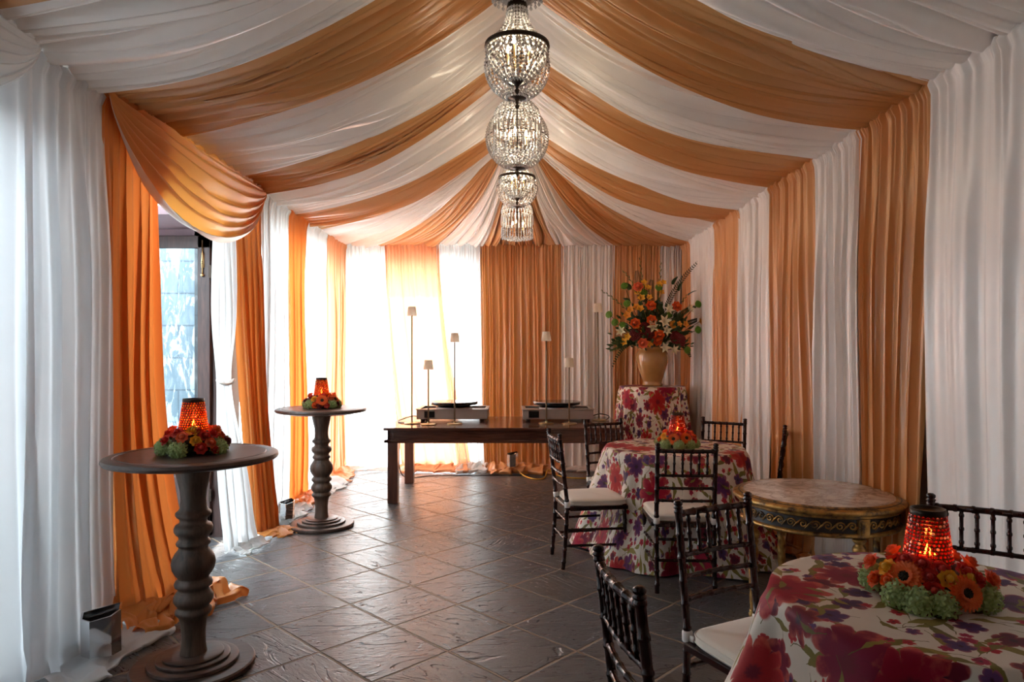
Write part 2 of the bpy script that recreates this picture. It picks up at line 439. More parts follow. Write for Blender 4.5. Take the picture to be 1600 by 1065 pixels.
o = struct('window_1', MB().box(-2.56, -2.48, .9, .98, .06, 2.75).box(-2.56, -2.48, 3.22, 3.3, .06, 2.75).box(-2.56, -2.48, 1.76, 1.84, .06, 2.75).box(-2.56, -2.48, .9, 3.3, 2.67, 2.75), M['door_wood'])
o = struct('window_2', MB().box(-2.56, -2.48, 5.95, 6.03, 0, 2.7).box(-2.56, -2.48, 8.57, 8.65, 0, 2.7).box(-2.56, -2.48, 5.95, 8.65, 2.62, 2.7), M['door_wood'])
# outside
struct('exterior_ground', MB().box(-14, 8, -8, 18, -.3, -.13), simple('pale_terrace_paving', (.45,.44,.42), .7))
struct('exterior_step', MB().box(-3.6, -2.62, 3.6, 6.1, -.13, -.02), simple('wet_stone_step', (.16,.19,.21), .15, bump=.3))
struct('exterior_stone_wall', MB().box(-4.6, -2.72, 6.15, 6.6, -.13, 3.0), M['stone'])
struct('exterior_shading_wall', MB().box(-4.9, -4.6, -8, 5.4, -.13, 3.3), M['stone'])  # unseen wall, added to keep sky light off the near left curtains
# door leaf swung outward
def door_leaf():
    d = empty('door_1', (-2.475, 5.50, 0)); d['kind'] = 'structure'
    W, T, z1 = .50, .045, 2.44
    m = MB()
    m.box(-W, -W+.065, 0, T, .02, z1); m.box(-.10, 0, 0, T, .02, z1)
    m.box(-W, 0, 0, T, z1-.10, z1); m.box(-W, 0, 0, T, .02, .20); m.box(-W, 0, 0, T, .58, .72)
    m.box(-W+.065, -.10, .012, T-.012, .20, .58)
    m.box(-W+.10, -.14, .002, T-.004, .25, .53)
    m.box(-W+.13, -.17, -.006, T, .28, .50)
    bevel(m.build('door_frame', M['door_wood'], d, False), .004)
    MB().box(-W+.065, -.10, .018, .026, .72, z1-.10).build('door_pane', M['glass'], d, False)
    b = MB(); b.tube([(-.055, -.012, 2.40), (-.055, -.012, 2.12)], .006, 8); b.ball((-.055, -.014, 2.12), .014); b.ball((-.055, -.014, 2.22), .011)
    b.box(-.067, -.043, -.008, 0, 2.18, 2.30)
    b.build('slide_bolt', M['brass'], d)
    h = MB().box(-.008, .012, -.006, .03, 2.1, 2.2); h.build('hinge', M['bronze'], d, False)
    h = MB().box(-.008, .012, -.006, .03, .3, .4); h.build('hinge', M['bronze'], d, False)
door_leaf()
struct('trim_1', MB().box(-3.2, -2.36, 4.95, 5.62, 2.50, 2.56).box(-3.2, -2.36, 5.545, 5.62, 2.44, 2.50), M['soffit'])
struct('trim_2', MB().box(-2.62, -2.38, 5.545, 5.62, 0, 2.5), M['door_wood'])

# ------------------------------------------------------------------ drapery
def curtain(label, P0, P1, B0, B1, nrm, mat, seed, folds=None, amp=.045, puddle=.18, ztop=ZR+.035, pin=None, flare=1.6, name='curtain', group=None, pile=.05, hdr=True, zbot=.012):
    """one hanging panel: gathered on the rod at P0..P1, meeting the floor at B0..B1 and running on into a crumpled pool"""
    P0, P1, B0, B1, nrm = (Vector((*p, 0)) for p in (P0, P1, B0, B1, nrm))
    W = (P1-P0).length; Wb = (B1-B0).length
    nu = int(max(60, min(280, max(W, Wb)*200))); nz_, npd = 44, (26 if puddle > 0 else 2)
    k = folds or max(3, W*8.5)
    def P(i, j):
        u = i/(nu-1)
        if j < nz_:
            v = (j/(nz_-1)); v = v**1.15; z = ztop + ((pile*(.75+.5*nz(u*Wb*2+seed, 4, 1)) if puddle > 0 else .01)-ztop)*v; s = 0
        else:
            v = 1; s = (j-nz_+1)/npd; z = zbot+.008
        ue = u
        if pin:
            zc, cu, f, wd = pin
            g = math.exp(-((z-zc)/wd)**2) if z > zc else math.exp(-((z-zc)/(wd*1.3))**2)
            ue = u + (cu-u)*(1-f)*g
        else: g = 0
        w = v**flare
        base = (P0.lerp(P1, ue)).lerp(B0.lerp(B1, ue), w)
        drift = .16*nz(seed*3.1, v*1.3, 2)*v
        ph = k*u + seed*1.7 + .35*nz(u*k*.33, v*1.1, seed) + drift*1.5
        big = .75*math.sin(2*PI*ph) + .5*((1-abs(math.sin(PI*ph+.6)))**1.6*2-.6) ; sm = math.sin(2*PI*(ph*2.37+.3*nz(u*5, v*2, seed+9)))
        wob = nz(u*k*.45+seed, v*1.6, 5)
        A = amp*(.35+.65*sstep(0, .35, v))*(1-.6*g)
        d = A*(big*.75 + sm*.18 + wob*.9)
        # fine gathers under the rod
        hg = (1-sstep(.0, .28, v))
        d += .013*hg*math.sin(2*PI*(k*3.1*u + .8*nz(u*k*2, 0, seed+4)))
        if hdr:
            zz = ztop-.035
            d += .020*math.exp(-((z-zz)/.018)**2) + .016*nz(u*W*55, z*10, seed)*math.exp(-((z-zz)/.07)**2)
        along = (P1-P0).normalized()*(A*.45*math.cos(2*PI*ph) )
        base = base + nrm*(d+.02) + along*min(1, 6*u, 6*(1-u))
        if s > 0:
            L = max(.05, puddle*(.85+.5*nz(u*Wb*1.6+seed, 1.3, 7)+.16*math.sin(2*PI*(ph*.5+.2))))
            zv = pile*(.75+.5*nz(u*Wb*2+seed, 4, 1))
            ridge = math.sin(2*PI*(ph*.8+1.1*nz(u*Wb*1.5, s*1.6, seed+3)+s*.9))
            bump = pile*(.30*ridge+.7*nz(u*Wb*4+seed, s*2.2, 3)+.25*abs(nz(u*Wb*11, s*5, seed)))*math.sin(PI*min(1, s/.86))**.7
            if s < .86: o_ = L*s/.86; zp = max(.012, zv*(1-.45*s)+bump)
            else: o_ = L*(1+.04*math.sin(PI*(s-.86)/.14)); zp = max(.012, zv*(1-.45*.86))*max(0, 1-((s-.86)/.14)**2)
            along_p = .05*ridge*min(1, s*2)
            base = base + (P1-P0).normalized()*along_p*min(1, 6*u, 6*(1-u))
            base = base + nrm*(o_ - d*.3*s) + (P1-P0).normalized()*.03*nz(u*9, s*3, seed+2)
            z = max(.004, zp)
            if s >= .999: z = .004
        elif v > .9:
            base = base + nrm*.02*nz(u*Wb*9, z*12, seed)*(v-.9)*10
        return (base.x, base.y, z)
    m = MB(); m.grid(P, nu, nz_+npd)
    o = m.build(name, mat)
    return tag(o, label, 'curtain', group)

nL, nB, nR = (1, 0), (0, -1), (-1, 0)
def cl(label, y0, y1, mat, seed, b=None, **kw):
    b = b or ((XL, y0), (XL, y1)); return curtain(label, (XL, y0), (XL, y1), b[0], b[1], nL, mat, seed, **kw)
def cr(label, y0, y1, mat, seed, b=None, **kw):
    b = b or ((XR, y0), (XR, y1)); return curtain(label, (XR, y1), (XR, y0), (b[1][0], b[1][1]), (b[0][0], b[0][1]), nR, mat, seed, **kw)
def cb(label, x0, x1, mat, seed, b=None, **kw):
    b = b or ((x0, YB), (x1, YB)); return curtain(label, (x0, YB), (x1, YB), b[0], b[1], nB, mat, seed, **kw)

cl('white sheer panel filling the bright opening in the left foreground, its foot partly cut off', 1.0, 3.10, M['white_near'], 1.3, folds=6, amp=.05, puddle=.2)
cl('white sheer panel out at the left edge of the picture, beside the foreground one', -2.9, 1.02, M['white_near'], 1.9, folds=12, amp=.05, puddle=.16)
cl('white sheer panel between the foreground sheer and the draped orange panel', 3.06, 3.64, M['white_near'], 2.1, folds=2.6, amp=.055, b=((-2.17, 3.0), (-2.15, 3.66)), puddle=.30, pile=.06)
cl('orange satin panel sweeping onto the floor under the near end of the swag', 3.62, 4.17, M['gold_sheer'], 3.2, folds=5, b=((-2.16, 3.55), (-2.0, 4.22)), puddle=.30, flare=5, pile=.12, amp=.06)
cl('white panel tied in at the middle beside the open door', 4.93, 5.34, M['white_sheer'], 4.4, folds=4, b=((-2.18, 5.02), (-2.1, 5.42)), puddle=.14, pin=(1.28, .25, .55, .35), flare=3)
cl('orange panel hanging right beside the tied white panel', 5.32, 5.86, M['gold_sheer'], 5.1, folds=5, b=((-2.16, 5.5), (-2.05, 5.80)), puddle=.2, flare=2)
cl('white panel with a small chrome uplight at its foot', 5.84, 6.58, M['white_sheer'], 6.6, folds=5, puddle=.24, pile=.07)
cl('narrow orange panel just beyond the white panel with the chrome uplight', 6.55, 7.12, M['gold_sheer'], 7.3, folds=4, puddle=.22, pile=.07)
cl('bright white panel behind the farther pedestal table', 7.10, 7.90, M['white_sheer'], 8.8, folds=6, puddle=.22, pile=.06)
cl('peach sheer panel in the far left corner', 7.87, 8.72, M['peach_sheer'], 9.4, folds=6, puddle=.20, pile=.06)

X = lambda px: (px-808)*YB/F
cb('glowing white sheer panel over the left end of the back opening', X(537), X(606), M['white_sheer'], 11.2, folds=4, puddle=.18, b=((X(537), YB), (X(640), YB)), amp=.03)
cb('peach sheer panel leaning across the bright back opening', X(602), X(686), M['peach_sheer'], 12.7, folds=5, puddle=.3, b=((X(628), YB), (X(738), YB)), amp=.03, pile=.09)
cb('white sheer panel between the peach sheer and the orange back panel', X(682), X(752), M['white_sheer'], 13.9, folds=5, puddle=.34, b=((X(715), YB), (X(762), YB)), pile=.10)
cb('wide orange back panel behind the table with the two grey warmers', X(749), X(880), M['gold_satin'], 14.6, folds=11, puddle=.36, pile=.10, b=((X(757), YB), (X(880), YB)))
cb('white back panel right of the wide orange one', X(877), X(960), M['white_satin'], 15.2, folds=7, puddle=.15)
cb('orange back panel behind the tall flower arrangement', X(957), X(1032), M['gold_satin'], 16.5, folds=8, puddle=.1)
cb('narrow white back panel between two orange ones in the right corner', X(1029), X(1066), M['white_satin'], 17.5, folds=4, puddle=.1)

cr('narrow orange panel at the far right corner', 8.30, 8.72, M['gold_satin'], 21.1, folds=4, puddle=.1)
cr('narrow white panel next to the far corner orange one on the right wall', 7.28, 8.32, M['white_satin'], 22.3, folds=6, puddle=.12)
cr('orange panel behind the farthest chair by the right wall', 6.45, 7.30, M['gold_satin'], 23.7, folds=5, puddle=.12)
cr('white panel between two orange ones on the right wall, behind the chair seen edge-on', 5.68, 6.47, M['white_satin'], 24.9, folds=5, puddle=.12)
cr('orange panel second from the front on the right wall', 4.80, 5.70, M['gold_satin'], 25.2, folds=6, puddle=.12)
cr('white panel between the two big orange panels above the marble table', 4.17, 4.82, M['white_satin'], 26.4, folds=5, puddle=.12)
cr('broad orange panel nearest the camera on the right wall', 3.44, 4.19, M['gold_satin'], 27.8, folds=6, puddle=.14, b=((XR, 3.66), (XR, 4.19)), flare=1.3)
cr('wide plain white panel filling the right foreground wall', 1.2, 3.47, M['white_satin'], 28.3, folds=9, puddle=.14, amp=.035)
cr('white panel out at the right frame edge', -2.9, 1.22, M['white_satin'], 29.3, folds=16, puddle=.1)

# tie of the pinched white curtain
tb = MB().tube([(-2.17+.05*math.cos(a), 5.09+.095*math.sin(a), 1.28+.015*math.sin(2*a)) for a in [2*PI*i/20 for i in range(20)]], .012, 8, True)
tag(tb.build('curtain_tie', M['white_satin']), 'white fabric tie round the pinched curtain by the door', 'curtain tie')

def swag(label, y0, y1, drop, mat, seed, lining=None, skew=1.0):
    root = empty('swag_valance', (XL+.04, (y0+y1)/2, ZR)); tag(root, label, 'swag')
    nu, nv = 90, 60; hw = (y1-y0)/2
    def S(t, v):
        sh = (4*t*(1-t))**.72; tt = t
        y = -hw + 2*hw*tt
        ph = v*7.0+.45*nz(t*2.2, v*3, seed); fold = (.6*math.sin(2*PI*ph) + .75*((1-abs(math.sin(PI*ph)))**1.4*2-.7))*min(1, v*8)
        gather = min(1, 6*t, 6*(1-t))
        z = -drop*sh*v*(.9+.1*v) + .045*(1-v) - .0*fold
        x = .10*sh*math.sin(PI*min(1, v*.9+.1))*.9 + (.030*fold*gather) + .02*nz(t*4, v*6, seed) + .03
        z += .016*fold*gather*min(1,v*4)
        return (x, y, z)
    vmax = 1.0
    m = MB(); m.grid(lambda i, j: S(i/(nu-1), j/(nv-1)*(.955 if lining else 1)), nu, nv); m.build('swag', mat, root)
    if lining:
        m = MB(); m.grid(lambda i, j: S(i/(nu-1), .955+j/9*.06), nu, 10); m.build('hem_lining', lining, root)
    return root
swag('orange satin swag draped over the open door', 3.60, 5.86, .57, M['gold_swag'], 3.3, M['white_satin'])
swag('white satin swag at the upper left edge of the picture', .9, 3.08, .50, M['white_sheer'], 8.3)

# rods
def rod(label, a, b):
    m = MB().tube([a, b], .016, 10); tag(m.build('curtain_rod', M['steel']), label, 'curtain rod')
rod('metal pipe carrying the curtains of the left side', (XL-.045, -2.9, ZR), (XL-.045, YB, ZR))
rod('metal pipe carrying the curtains of the back', (XL, YB+.045, ZR), (XR, YB+.045, ZR))
rod('metal pipe carrying the curtains of the right side', (XR+.045, -2.9, ZR), (XR+.045, YB, ZR))

# ceiling bands: ridge segment r0..r1 to eave segment e0..e1
def band(label, r0, r1, e0, e1, mat, seed, nf=9, amp=.072, hipp=False):
    r0, r1, e0, e1 = (Vector(p) for p in (r0, r1, e0, e1))
    W = (e1-e0).length; nu, nv = int(max(90, min(300, W*270))), 56
    a_, p_ = (.38, 2.5)
    def P(i, j):
        u = -.012+1.024*i/(nu-1); t = j/(nv-1)          # t=0 at the eave, 1 at the ridge
        f = a_*t+(1-a_)*t**p_
        e = e0.lerp(e1, u); r = r0.lerp(r1, u)
        b = e.lerp(r, t); z = e.z + (r.z-e.z)*f
        w2 = nz(u*2.2+seed, t*1.4, 3)
        ph = nf*u + seed + .9*w2 + .35*nz(u*5, t*1.1, seed)
        s1 = math.sin(2*PI*ph); q_ = 1-abs(math.sin(PI*ph)); s1 = 1.2*q_**1.25+1.1*q_**5-.6
        s2 = 2*(1-abs(math.sin(PI*(ph*2.3+.8*nz(u*3, t*1.5, seed+5)))))**2-.8
        eu = min(1, max(0, (u+.02)*9), max(0, (1.02-u)*9)); env = eu*(.25+.75*math.sin(PI*min(1, max(0, .06+t*.9)))**.6)
        bulge = .05*math.sin(PI*u)*math.sin(PI*t)
        d = amp*env*(s1*.8 + s2*.22 + nz(u*4, t*1.8, seed)*.9) - bulge
        y = b.y + (0 if hipp else .016*math.sin(2*PI*ph)*env)
        return (b.x, y, z+.02+d)
    m = MB().grid(P, nu, nv)
    return tag(m.build('ceiling_drape', mat), label, 'ceiling drape')
G, Wm = M['gold_ceiling'], M['white_ceiling']
ridge = lambda y: (0, y, ZRIDGE)
def lb(label, ry0, ry1, ey0, ey1, mat, seed, **kw): return band(label, ridge(ry0), ridge(ry1), (XL, ey0, ZR), (XL, ey1, ZR), mat, seed, **kw)
def rb(label, ry0, ry1, ey0, ey1, mat, seed, **kw): return band(label, ridge(ry0), ridge(ry1), (XR, ey0, ZR), (XR, ey1, ZR), mat, seed, **kw)
lb('white ceiling drape off the top left edge, behind the camera end', -2.9, 1.6, -2.9, 1.7, Wm, 30.2, nf=26)
lb('gold ceiling drape cut off by the top left corner of the picture', 1.6, 2.7, 1.7, 2.78, G, 31.4, nf=8)
lb('broad white ceiling drape at the upper left, nearest the camera', 2.7, 3.42, 2.76, 3.62, Wm, 32.3, nf=6)
lb('broad gold ceiling drape on the left, starting at the near end of the orange swag', 3.42, 4.2, 3.60, 4.36, G, 33.8, nf=8)
lb('white ceiling drape above the orange swag', 4.2, 5.05, 4.34, 5.37, Wm, 34.1, nf=7)
lb('narrow gold ceiling drape ending at the far end of the orange swag', 5.05, 5.45, 5.35, 5.93, G, 35.5, nf=6)
lb('white ceiling drape on the left between two narrow gold ones', 5.45, 6.5, 5.91, 6.74, Wm, 36.2, nf=6)
lb('gold ceiling drape on the left nearest the far corner', 6.5, 6.95, 6.72, 7.66, G, 37.6, nf=7)
lb('white ceiling drape fanning into the far left corner', 6.95, 7.0, 7.64, 8.76, Wm, 38.9, nf=7)
rb('white ceiling drape off the top right edge, behind the camera end', -2.9, 1.6, -2.9, 1.7, Wm, 40.2, nf=26)
rb('gold ceiling drape cut off by the top right edge of the picture', 1.6, 2.3, 1.7, 2.62, G, 41.4, nf=7)
rb('broad white ceiling drape at the upper right, nearest the camera', 2.3, 3.25, 2.60, 3.48, Wm, 42.3, nf=6)
rb('broad gold ceiling drape at the upper right', 3.25, 4.2, 3.46, 4.20, G, 43.3, nf=9)
rb('white ceiling drape on the right behind the broad gold one', 4.2, 5.0, 4.18, 4.83, Wm, 44.1, nf=7)
rb('middle gold ceiling drape on the right', 5.0, 5.5, 4.81, 5.72, G, 45.7, nf=8)
rb('white ceiling drape on the right beyond the middle gold one', 5.5, 6.55, 5.70, 6.49, Wm, 46.4, nf=7)
rb('narrow gold ceiling drape on the right near the far corner', 6.55, 6.85, 6.47, 7.27, G, 47.6, nf=6)
rb('white ceiling drape running into the far right corner', 6.85, 7.0, 7.25, 8.45, Wm, 48.2, nf=7)
apx = Vector((0, 7.0, ZRIDGE))
def hb(label, x0, x1, mat, seed, a=None, b=None, **kw):
    d = .10
    return band(label, apx+Vector(((x0)*.05, 0, 0)), apx+Vector(((x1)*.05, 0, 0)), a or (x0, YB, ZR), b or (x1, YB, ZR), mat, seed, hipp=True, **kw)
hb('white drape from the ridge end to the left end of the back curtains', XL, X(588), Wm, 50.1, nf=4)
hb('pale gold drape from the ridge end above the peach back sheer', X(586), X(688), G, 51.2, nf=5)
hb('white drape left of centre at the end of the tent ridge', X(685), X(757), Wm, 52.7, nf=4)
hb('gold drape behind the farthest chandelier, left half', X(754), X(800), G, 53.3, nf=3)
hb('gold drape behind the farthest chandelier, right half', X(798), X(873), G, 54.4, nf=5)
hb('white drape right of centre at the end of the tent ridge', X(870), X(960), Wm, 55.6, nf=5)
hb('gold drape from the ridge end to the back right corner', X(957), X(1046), G, 56.1, nf=6)
hb('narrow gold drape in the back right corner of the ceiling', X(1044), XR, G, 57.5, a=(X(1044), YB, ZR), b=(XR, 8.42, ZR), nf=4)

# ------------------------------------------------------------------ pedestal tables
PED = [(.0855,.985),(.078,.93),(.070,.893),(.060,.85),(.056,.80),(.060,.765),(.066,.752),(.078,.742),(.080,.732),(.074,.722),(.062,.712),(.060,.70),(.064,.690),(.080,.682),(.086,.668),(.086,.655),(.078,.640),(.066,.630),(.064,.615),
       (.072,.606),(.077,.597),(.074,.588),(.064,.580),(.066,.568),(.082,.548),(.094,.525),(.098,.500),(.094,.475),(.082,.452),(.070,.436),(.068,.428),(.080,.418),(.085,.405),(.082,.393),(.070,.384),(.068,.374),(.078,.362),(.088,.345),(.088,.325),(.078,.308),(.070,.300),(.070,.290),(.080,.280),(.081,.268),(.074,.258),(.064,.248),
       (.058,.220),(.053,.17),(.054,.12),(.060,.075),(.066,.05)]
def pedestal_table(loc, label, rz):
    t = empty('pedestal_table', loc, rz); tag(t, label, 'table')
    R = .385
    m = MB().lathe([(.28,.970),(.30,.982),(R-.03,.984),(R-.008,.990),(R,1.002),(R-.006,1.014),(R-.02,1.020),(R-.048,1.020),(R-.052,1.0165),(R-.058,1.0165),(R-.062,1.020),(.001,1.020)], 72, caps=False)
    m.build('tabletop', M['walnut_top'], t, 'auto')
    MB().lathe(PED, 40).build('pedestal', M['walnut'], t)
    b = MB().lathe([(.268,0),(.275,.008),(.275,.024),(.268,.030),(.200,.030),(.203,.034),(.200,.046),(.192,.049),(.162,.049),(.163,.060),(.156,.064),(.134,.064),(.135,.072),(.128,.076),(.06,.076)], 64)
    b.build('stepped_base', M['walnut_top'], t, 'auto')
    MB().box(-.16, .16, -.02, .02, .955, .983).box(-.02, .02, -.16, .16, .955, .983).build('cross_brace', M['walnut'], t, False)
    return t
T1 = (-1.54, 3.25); T2 = (-1.69, 5.90)
pedestal_table((*T1, 0), 'turned dark wood pedestal table in the left foreground', .4)
pedestal_table((*T2, 0), 'turned dark wood pedestal table farther back near the bright opening', 2.1)

# ------------------------------------------------------------------ flowers
BC = {}
def petal_patch(m, L, W, curl, a, tilt, base_r=0.0, z0=0.0, cup=.3, n=5, w=4, tip=1.0):
    ca, sa = math.cos(a), math.sin(a)
    def P(i, j):
        v = j/(n-1); u = i/(w-1)*2-1
        wid = W*math.sin(PI*min(1, (.12+.88*v)**.8*tip*.93+.02))
        ang = tilt + curl*v
        r = base_r + L*sum(math.cos(tilt+curl*(q+.5)/n) for q in range(j))/n if j else base_r
        z = z0 + (L*sum(math.sin(tilt+curl*(q+.5)/n) for q in range(j))/n if j else 0)
        x = r - abs(u)**2*wid*cup*math.sin(ang); zz = z + abs(u)**2*wid*cup*math.cos(ang)
        y = u*wid
        return (x*ca - y*sa, x*sa + y*ca, zz)
    m.grid(P, w, n)
def rose_mesh(key, mat, R=.026, seed=0):
    if key in BC: return BC[key]
    rnd = random.Random(seed); m = MB()
    m.ball((0,0,R*.55), R*.34, 8, 5, 1.3)
    for lay, (n, rr, tl, cu, L) in enumerate([(4,.12,1.45,.25,.95),(5,.22,1.25,.15,1.0),(6,.34,1.0,-.1,1.0),(7,.42,.62,-.45,.95)]):
        for k in range(n):
            petal_patch(m, R*L, R*.52, cu, 2*PI*(k+lay*.37)/n+rnd.uniform(-.1,.1), tl, R*rr*.7, R*.05*(3-lay), .35)
    BC[key] = m.mesh('rose', mat); return BC[key]
def gerbera_mesh(key, mat, R=.042):
    if key in BC: return BC[key]
    m = MB()
    for lay, (n, tl, L) in enumerate([(24,.12,1),(22,.35,.85),(16,.7,.55)]):
        for k in range(n):
            petal_patch(m, R*L, R*.19, -.25, 2*PI*(k+lay*.5)/n, tl, R*.12, .002*lay, .4, 5, 3)
    BC[key] = m.mesh('gerbera', mat); return BC[key]
def dome_mesh(key, mat, R, sz=.5, name='dome', nb=60):
    if key in BC: return BC[key]
    m = MB(); ga = PI*(3-5**.5)
    for i in range(nb):
        z = 1-(i/(nb-1))*.95; r = math.sqrt(max(0, 1-z*z)); a = ga*i
        m.ball((R*r*math.cos(a), R*r*math.sin(a), R*z*sz), R*.16, 5, 4)
    m.ball((0,0,0), R*.95, 10, 6, sz)
    BC[key] = m.mesh(name, mat); return BC[key]
def hydrangea_mesh(key, mat, R=.04):
    if key in BC: return BC[key]
    m = MB(); ga = PI*(3-5**.5); rnd = random.Random(4)
    for i in range(44):
        z = 1-(i/43)*1.15; r = math.sqrt(max(0, 1-z*z)); a = ga*i
        nrm = Vector((r*math.cos(a), r*math.sin(a), z)); c = nrm*R*rnd.uniform(.85,1.05)
        q = nrm.to_track_quat('Z', 'Y').to_matrix()
        w = rnd.random()*1.5
        for k in range(4):
            b = w+k*PI/2; s_ = R*.40
            pts = [(0,0,0),(s_*.55*math.cos(b-.5), s_*.55*math.sin(b-.5), .1*s_),(s_*math.cos(b-.22), s_*math.sin(b-.22), .3*s_),(s_*math.cos(b+.22), s_*math.sin(b+.22), .3*s_),(s_*.55*math.cos(b+.5), s_*.55*math.sin(b+.5), .1*s_)]
            m.add([c + q @ Vector(p) for p in pts], [(0,1,2,3,4)])
    m.ball((0,0,0), R*.84, 10, 7)
    BC[key] = m.mesh('hydrangea', mat); return BC[key]
def lily_mesh(key, mat, R=.06):
    if key in BC: return BC[key]
    m = MB()
    for k in range(6): petal_patch(m, R, R*(.20 if k % 2 else .15), -.9, 2*PI*k/6, 1.1, R*.04, 0, .5, 7, 4, 1.0)
    for k in range(5):
        a = 2*PI*k/5+.3; m.tube([(0,0,0), (R*.22*math.cos(a), R*.22*math.sin(a), R*.65)], R*.015, 4)
    BC[key] = m.mesh('lily', mat); return BC[key]
def small_mesh(key, mat, R=.03, n=5):
    if key in BC: return BC[key]
    m = MB()
    for k in range(n): petal_patch(m, R, R*.36, -.3, 2*PI*k/n, .6, R*.03, 0, .3, 5, 4)
    for k in range(3): petal_patch(m, R*.5, R*.2, .5, 2*PI*k/3+.4, .95, R*.03, 0, .5, 4, 3)
    BC[key] = m.mesh('blossom', mat); return BC[key]
def leaf_mesh(key, mat, L=.06, W=.018):
    if key in BC: return BC[key]
    m = MB(); petal_patch(m, L, W, -.6, 0, .5, 0, 0, .35, 8, 5); BC[key] = m.mesh('leaf', mat); return BC[key]
def orient(o, d, spin=0):
    q = Vector(d).normalized().to_track_quat('Z', 'Y') @ __import__('mathutils').Quaternion((0,0,1), spin)
    o.rotation_mode = 'QUATERNION'; o.rotation_quaternion = q; return o

SCH = [
 [('hyd',-78,.125,.035,2),('hyd',-28,.135,.03,2.2),('hyd',52,.13,.032,2),('rose_red',-62,.125,.07,1.5),('rose_red',-42,.095,.10,.9),('rose_coral',-22,.118,.085,1.5),('yellow',-2,.09,.11,1),('yellow',4,.12,.068,1.8),('rose_red',12,.135,.035,2.4),('rose_red',24,.11,.085,1.3),('rose_coral',30,.135,.055,1.8),
  ('rose_red',38,.14,.028,2.4),('rose_red',48,.105,.09,1.2),('orose',66,.10,.105,1),('wine',78,.14,.05,2),('rose_red',-90,.10,.09,1),('gerbera',100,.11,.085,1.2),('rose_red',10,.085,.105,.7)],
 [('hyd',-48,.13,.035,2),('hyd',42,.13,.035,2),('hyd',90,.13,.03,2),('gerbera',2,.13,.07,2.2),('yellow',-28,.12,.08,1.4),('wine',-70,.13,.06,1.7),('rose_red',-50,.105,.09,1.1),('orose',36,.115,.085,1.4),('gerbera',62,.12,.075,1.6),('wine',-8,.14,.025,2.4),('rose_red',16,.14,.028,2.3),('wine',-90,.12,.05,1.6),('yellow',80,.10,.09,1),('rose_red',10,.09,.105,.8),('orose',-20,.14,.03,2.2),('wine',60,.14,.035,2)],
 [('hyd',-35,.14,.03,2.2),('hyd',5,.145,.026,2.4),('hyd',42,.14,.03,2.2),('hyd',85,.13,.03,2),('gerbera',-12,.125,.072,1.9),('gerbera',30,.125,.080,1.8),('yellow',-52,.12,.088,1.3),('yellow',-40,.135,.062,1.8),('orose',-68,.135,.055,1.8),('rose_red',62,.13,.06,1.6),('rose_red',8,.10,.10,1),('orose',72,.12,.08,1.2),('rose_red',-28,.095,.105,.9),('rose_red',50,.095,.105,.9),('hyd',-80,.13,.035,2)],
 [('hyd',-30,.145,.028,2.3),('hyd',-8,.152,.026,2.5),('hyd',14,.15,.026,2.5),('hyd',68,.145,.035,2.1),('hyd',-82,.14,.035,2.0),('gerbera',-26,.125,.078,1.7),('gerbera',36,.15,.060,2.3),('rose_red',2,.115,.085,1.3),('rose_red',6,.135,.055,1.9),('rose_red',18,.10,.105,1),('yellow',-50,.125,.085,1.4),('yellow',22,.125,.088,1.5),
  ('rose_coral',-74,.145,.085,1.4),('orose',-62,.145,.045,2),('rose_coral',76,.15,.080,1.4),('rose_red',-8,.092,.110,.9),('rose_red',50,.11,.10,1.1),('rose_red',60,.13,.085,1.4),('rose_red',-35,.09,.11,.8),('yellow',48,.12,.09,1.3),('orose',-40,.14,.055,1.8)]]
